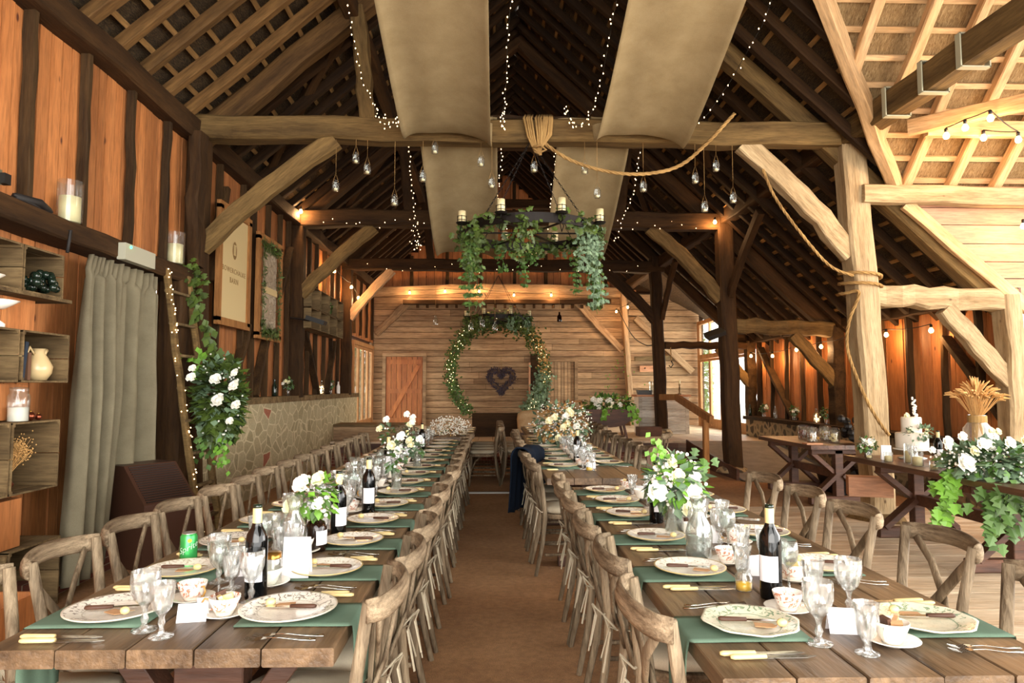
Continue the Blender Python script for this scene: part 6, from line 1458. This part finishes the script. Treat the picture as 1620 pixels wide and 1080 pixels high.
for i, (x, y, rz, l) in enumerate(((4.78, 6.1, R(95), 'bentwood chair behind the dark oak table, farthest of three'), (4.75, 5.45, R(88), 'bentwood chair behind the dark oak table, middle one'), (4.8, 4.85, R(92), 'bentwood chair behind the dark oak table, nearest one'))): bc.place((x, y, .026), rz, l, 'bentwood chairs behind the oak table')
t = empty('blue_bin', (5.1, 6.3, .026), 0, 'dark blue tub standing on the floorboards behind the oak table', 'tub'); M['bluetub'] = plain('blue_plastic', '#1d3442', .5); lathe_obj('tub', [(.001, 0), (.15, 0), (.18, .38), (.17, .38), (.14, .02), (.001, .02)], 'bluetub', t, 22); lathe_obj('rim', [(.178, .37), (.19, .375), (.19, .39), (.178, .39)], 'bluetub', t, 22)
# bottles and posies along both side walls
def ledge(px, py, x, z, kind, label, i):
    p = P(px, py, x=x); y = p.y
    if kind == 'posy':
        tt = empty('bottle_vase', (x, y, z), 0, label+', its bottle', 'vase'); lathe_obj('bottle', [(.001, 0), (.035, 0), (.038, .01), (.038, .1), (.02, .13), (.02, .15)], 'clear', tt, 16)
        arrangement('posy', (x, y, z+.14), label, (.09, .08, .07), 90, [(g.uniform(-.05, .05), -.06, .05+g.uniform(-.02, .05), .035) for _ in range(3)], ('leaf', 'leaf2'), .06, c0=(0, 0, .05), seed=60+i)
    elif kind == 'lights':
        tt = empty('light_bottle', (x, y, z), 0, label, 'bottle'); lathe_obj('bottle', [(.001, 0), (.05, 0), (.055, .01), (.055, .15), (.02, .2), (.02, .26)], 'clear', tt, 16)
        m = MB(); [m.ball((g.gauss(0, .02), g.gauss(0, .02), .02+g.random()*.14), .006, 4, 3) for _ in range(30)]; tag(m.build('fairy_bulbs', 'fairy', tt), kind='stuff')
    else:
        tt = empty('glass_bottle', (x, y, z), 0, label, 'bottle'); lathe_obj('bottle', [(.001, 0), (.035, 0), (.038, .01), (.038, .15), (.015, .2), (.015, .25)], kind, tt, 16)
for i, (px, k_, l) in enumerate(((1187, 'green_glass', 'dark bottle at the far end of the flint wall ledge'), (1209, 'posy', 'small posy second along the flint wall ledge'), (1227, 'clear', 'tiny clear bottle on the flint wall ledge'), (1257, 'posy', 'pink-white posy in the middle of the flint wall ledge'), (1292, 'lights', 'bottle filled with fairy lights on the flint wall ledge'), (1308, 'posy', 'taller white posy beside the lit bottle on the ledge'), (1356, 'lights', 'bottle of fairy lights left of the pale post'), (1546, 'lights', 'bottle of fairy lights on the ledge right of the wheat jar'), (1366, 'posy', 'posy tight against the pale post on the ledge'))): ledge(px, 665, XA-.15, .836, k_, l, i)
for i, (px, k_, l) in enumerate(((434, 'green_glass', 'green glass bottle on the stone wall cap'), (455, 'posy', 'white posy on the stone wall cap near the green bottle'), (470, 'lights', 'squat candle bottle on the stone wall cap'), (508, 'lights', 'pink tinted lit bottle on the stone wall cap'), (522, 'posy', 'small posy toward the far end of the stone wall cap'), (535, 'white', 'white bottle at the far end of the stone wall cap'))): ledge(px, 617, XL+.08, 1.332, k_, l, i+20)
# stage furniture
def planter():
    t = empty('barrel_planter', (2.35, 13.95, .4), 0, 'half-barrel wooden planter on legs at the stage front', 'planter'); m = MB(); n = 14; vs = []
    for y in (-.25, .25):
        for i in range(n+1): a = math.pi+math.pi*i/n; vs.append((.52*math.cos(a), y, .62+.36*math.sin(a)))
    fs = [(i, i+1, n+2+i, n+1+i) for i in range(n)]+[tuple(range(n, -1, -1)), tuple(range(n+1, 2*n+2)), (0, n+1, 2*n+1, n)]
    m.add(vs, fs); m.build('barrel', 'trestle', t)
    for sx in (-.35, .35):
        for y in (-.2, .2): m = MB(); m.bar((sx, y, 0), (sx*.7, y, .45), .05, .05, 1, 0, .1); m.build('leg', 'trestle', t)
    g3 = random.Random(77); arrangement('planter_flowers', (2.35, 13.95, 1.03), 'white flowers and greenery filling the half-barrel planter', (.52, .22, .16), 520, [(g3.uniform(-.35, .35), -.2, g3.uniform(.02, .2), .06) for _ in range(16)], ('leaf', 'bright'), .12, c0=(0, 0, .1), small=80, seed=14, trails=(([(.4, -.2, .05), (.55, -.22, -.15)], 60, .05, .1, False, 'bright'), ([(-.12, -.25, 0), (-.12, -.26, -.15)], 30, .03, .1, False, 'bright'), ([(.2, 0, .3), (.3, .3, 1.0)], 30, .2, .04, False, 'bright')))
planter()
def sofa():
    t = empty('fur_bench', (1.05, 14.6, .4), 0, 'bench covered by a beige fur throw on the stage', 'bench'); m = MB(); m.box((0, 0, .2), (.95, .4, .4)); m.build('bench_box', 'trestle', t); m = MB(); n = 24; vs = []
    for z, q in ((.12, 1), (.38, 1.04), (.5, 1), (.56, .8), (.58, .3)):
        for i in range(n): a = 2*math.pi*i/n; c, s = math.cos(a), math.sin(a); r = (abs(c)**5+abs(s)**5)**(-.2); vs.append((c*r*.52*q, s*r*.25*q, z+.008*math.sin(9*a)))
    m.add(vs, [(j_*n+i, j_*n+(i+1) % n, (j_+1)*n+(i+1) % n, (j_+1)*n+i) for j_ in range(4) for i in range(n)]+[tuple(4*n+i for i in range(n))]); M['fur'] = cloth('beige_fur', '#b18f66', '#d2b48a', 60, 1, 0, 1); m.build('fur_throw', 'fur', t, True)
sofa()
m = MB(); m.box((0, 0, .25), (1.0, .08, .5)); o = m.build('bench_back', 'dark'); o.location = (.05, 14.9, .4); tag(o, 'dark board bench back on the stage left of the fur throw', 'bench')
t = empty('pallet_bench', (-2.5, 14.2, .4), 0, 'plain wooden bench along the left of the stage', 'bench'); m = MB(); m.box((0, 0, .3), (1.5, .7, .05)); m.build('seat', 'crate', t); m = MB(); m.box((0, 0, .14), (1.4, .6, .27)); m.build('base', 'weather', t)
t = empty('frame_lantern', (1.62, 13.9, .4), 0, 'small open white frame lantern left of the barrel planter', 'lantern'); m = MB()
for sx in (-.16, .16):
    for sy in (-.12, .12): m.box((sx, sy, .4), (.025, .025, .8))
for z in (.012, .78): m.box((0, -.12, z), (.34, .025, .025)); m.box((0, .12, z), (.34, .025, .025))
m.build('frame', 'frame', t)
b = MB(); b.box((-.55, 9.58, .012), (2.1, .06, .02)); tag(b.build('threshold_strip', 'chrome'), 'worn metal strip crossing the aisle matting', 'strip')
m = MB(); m.box((4.3, 11.2, .0), (.28, .16, .02)); 
# fittings near the leaning post
t = empty('pulley_hook', (3.95, 15.07, 2.15), 0, 'dark rope and iron hook hanging from the aisle tie', 'hook'); m = MB(); m.tube([(0, 0, .2), (.01, 0, -.1)], .012, 6); m.build('rope', 'rope', t); m = MB(); m.tube([(.01, 0, -.1), (.05, 0, -.18), (0, 0, -.25), (-.04, 0, -.2)], .012, 6); m.build('hook', 'iron', t, True)
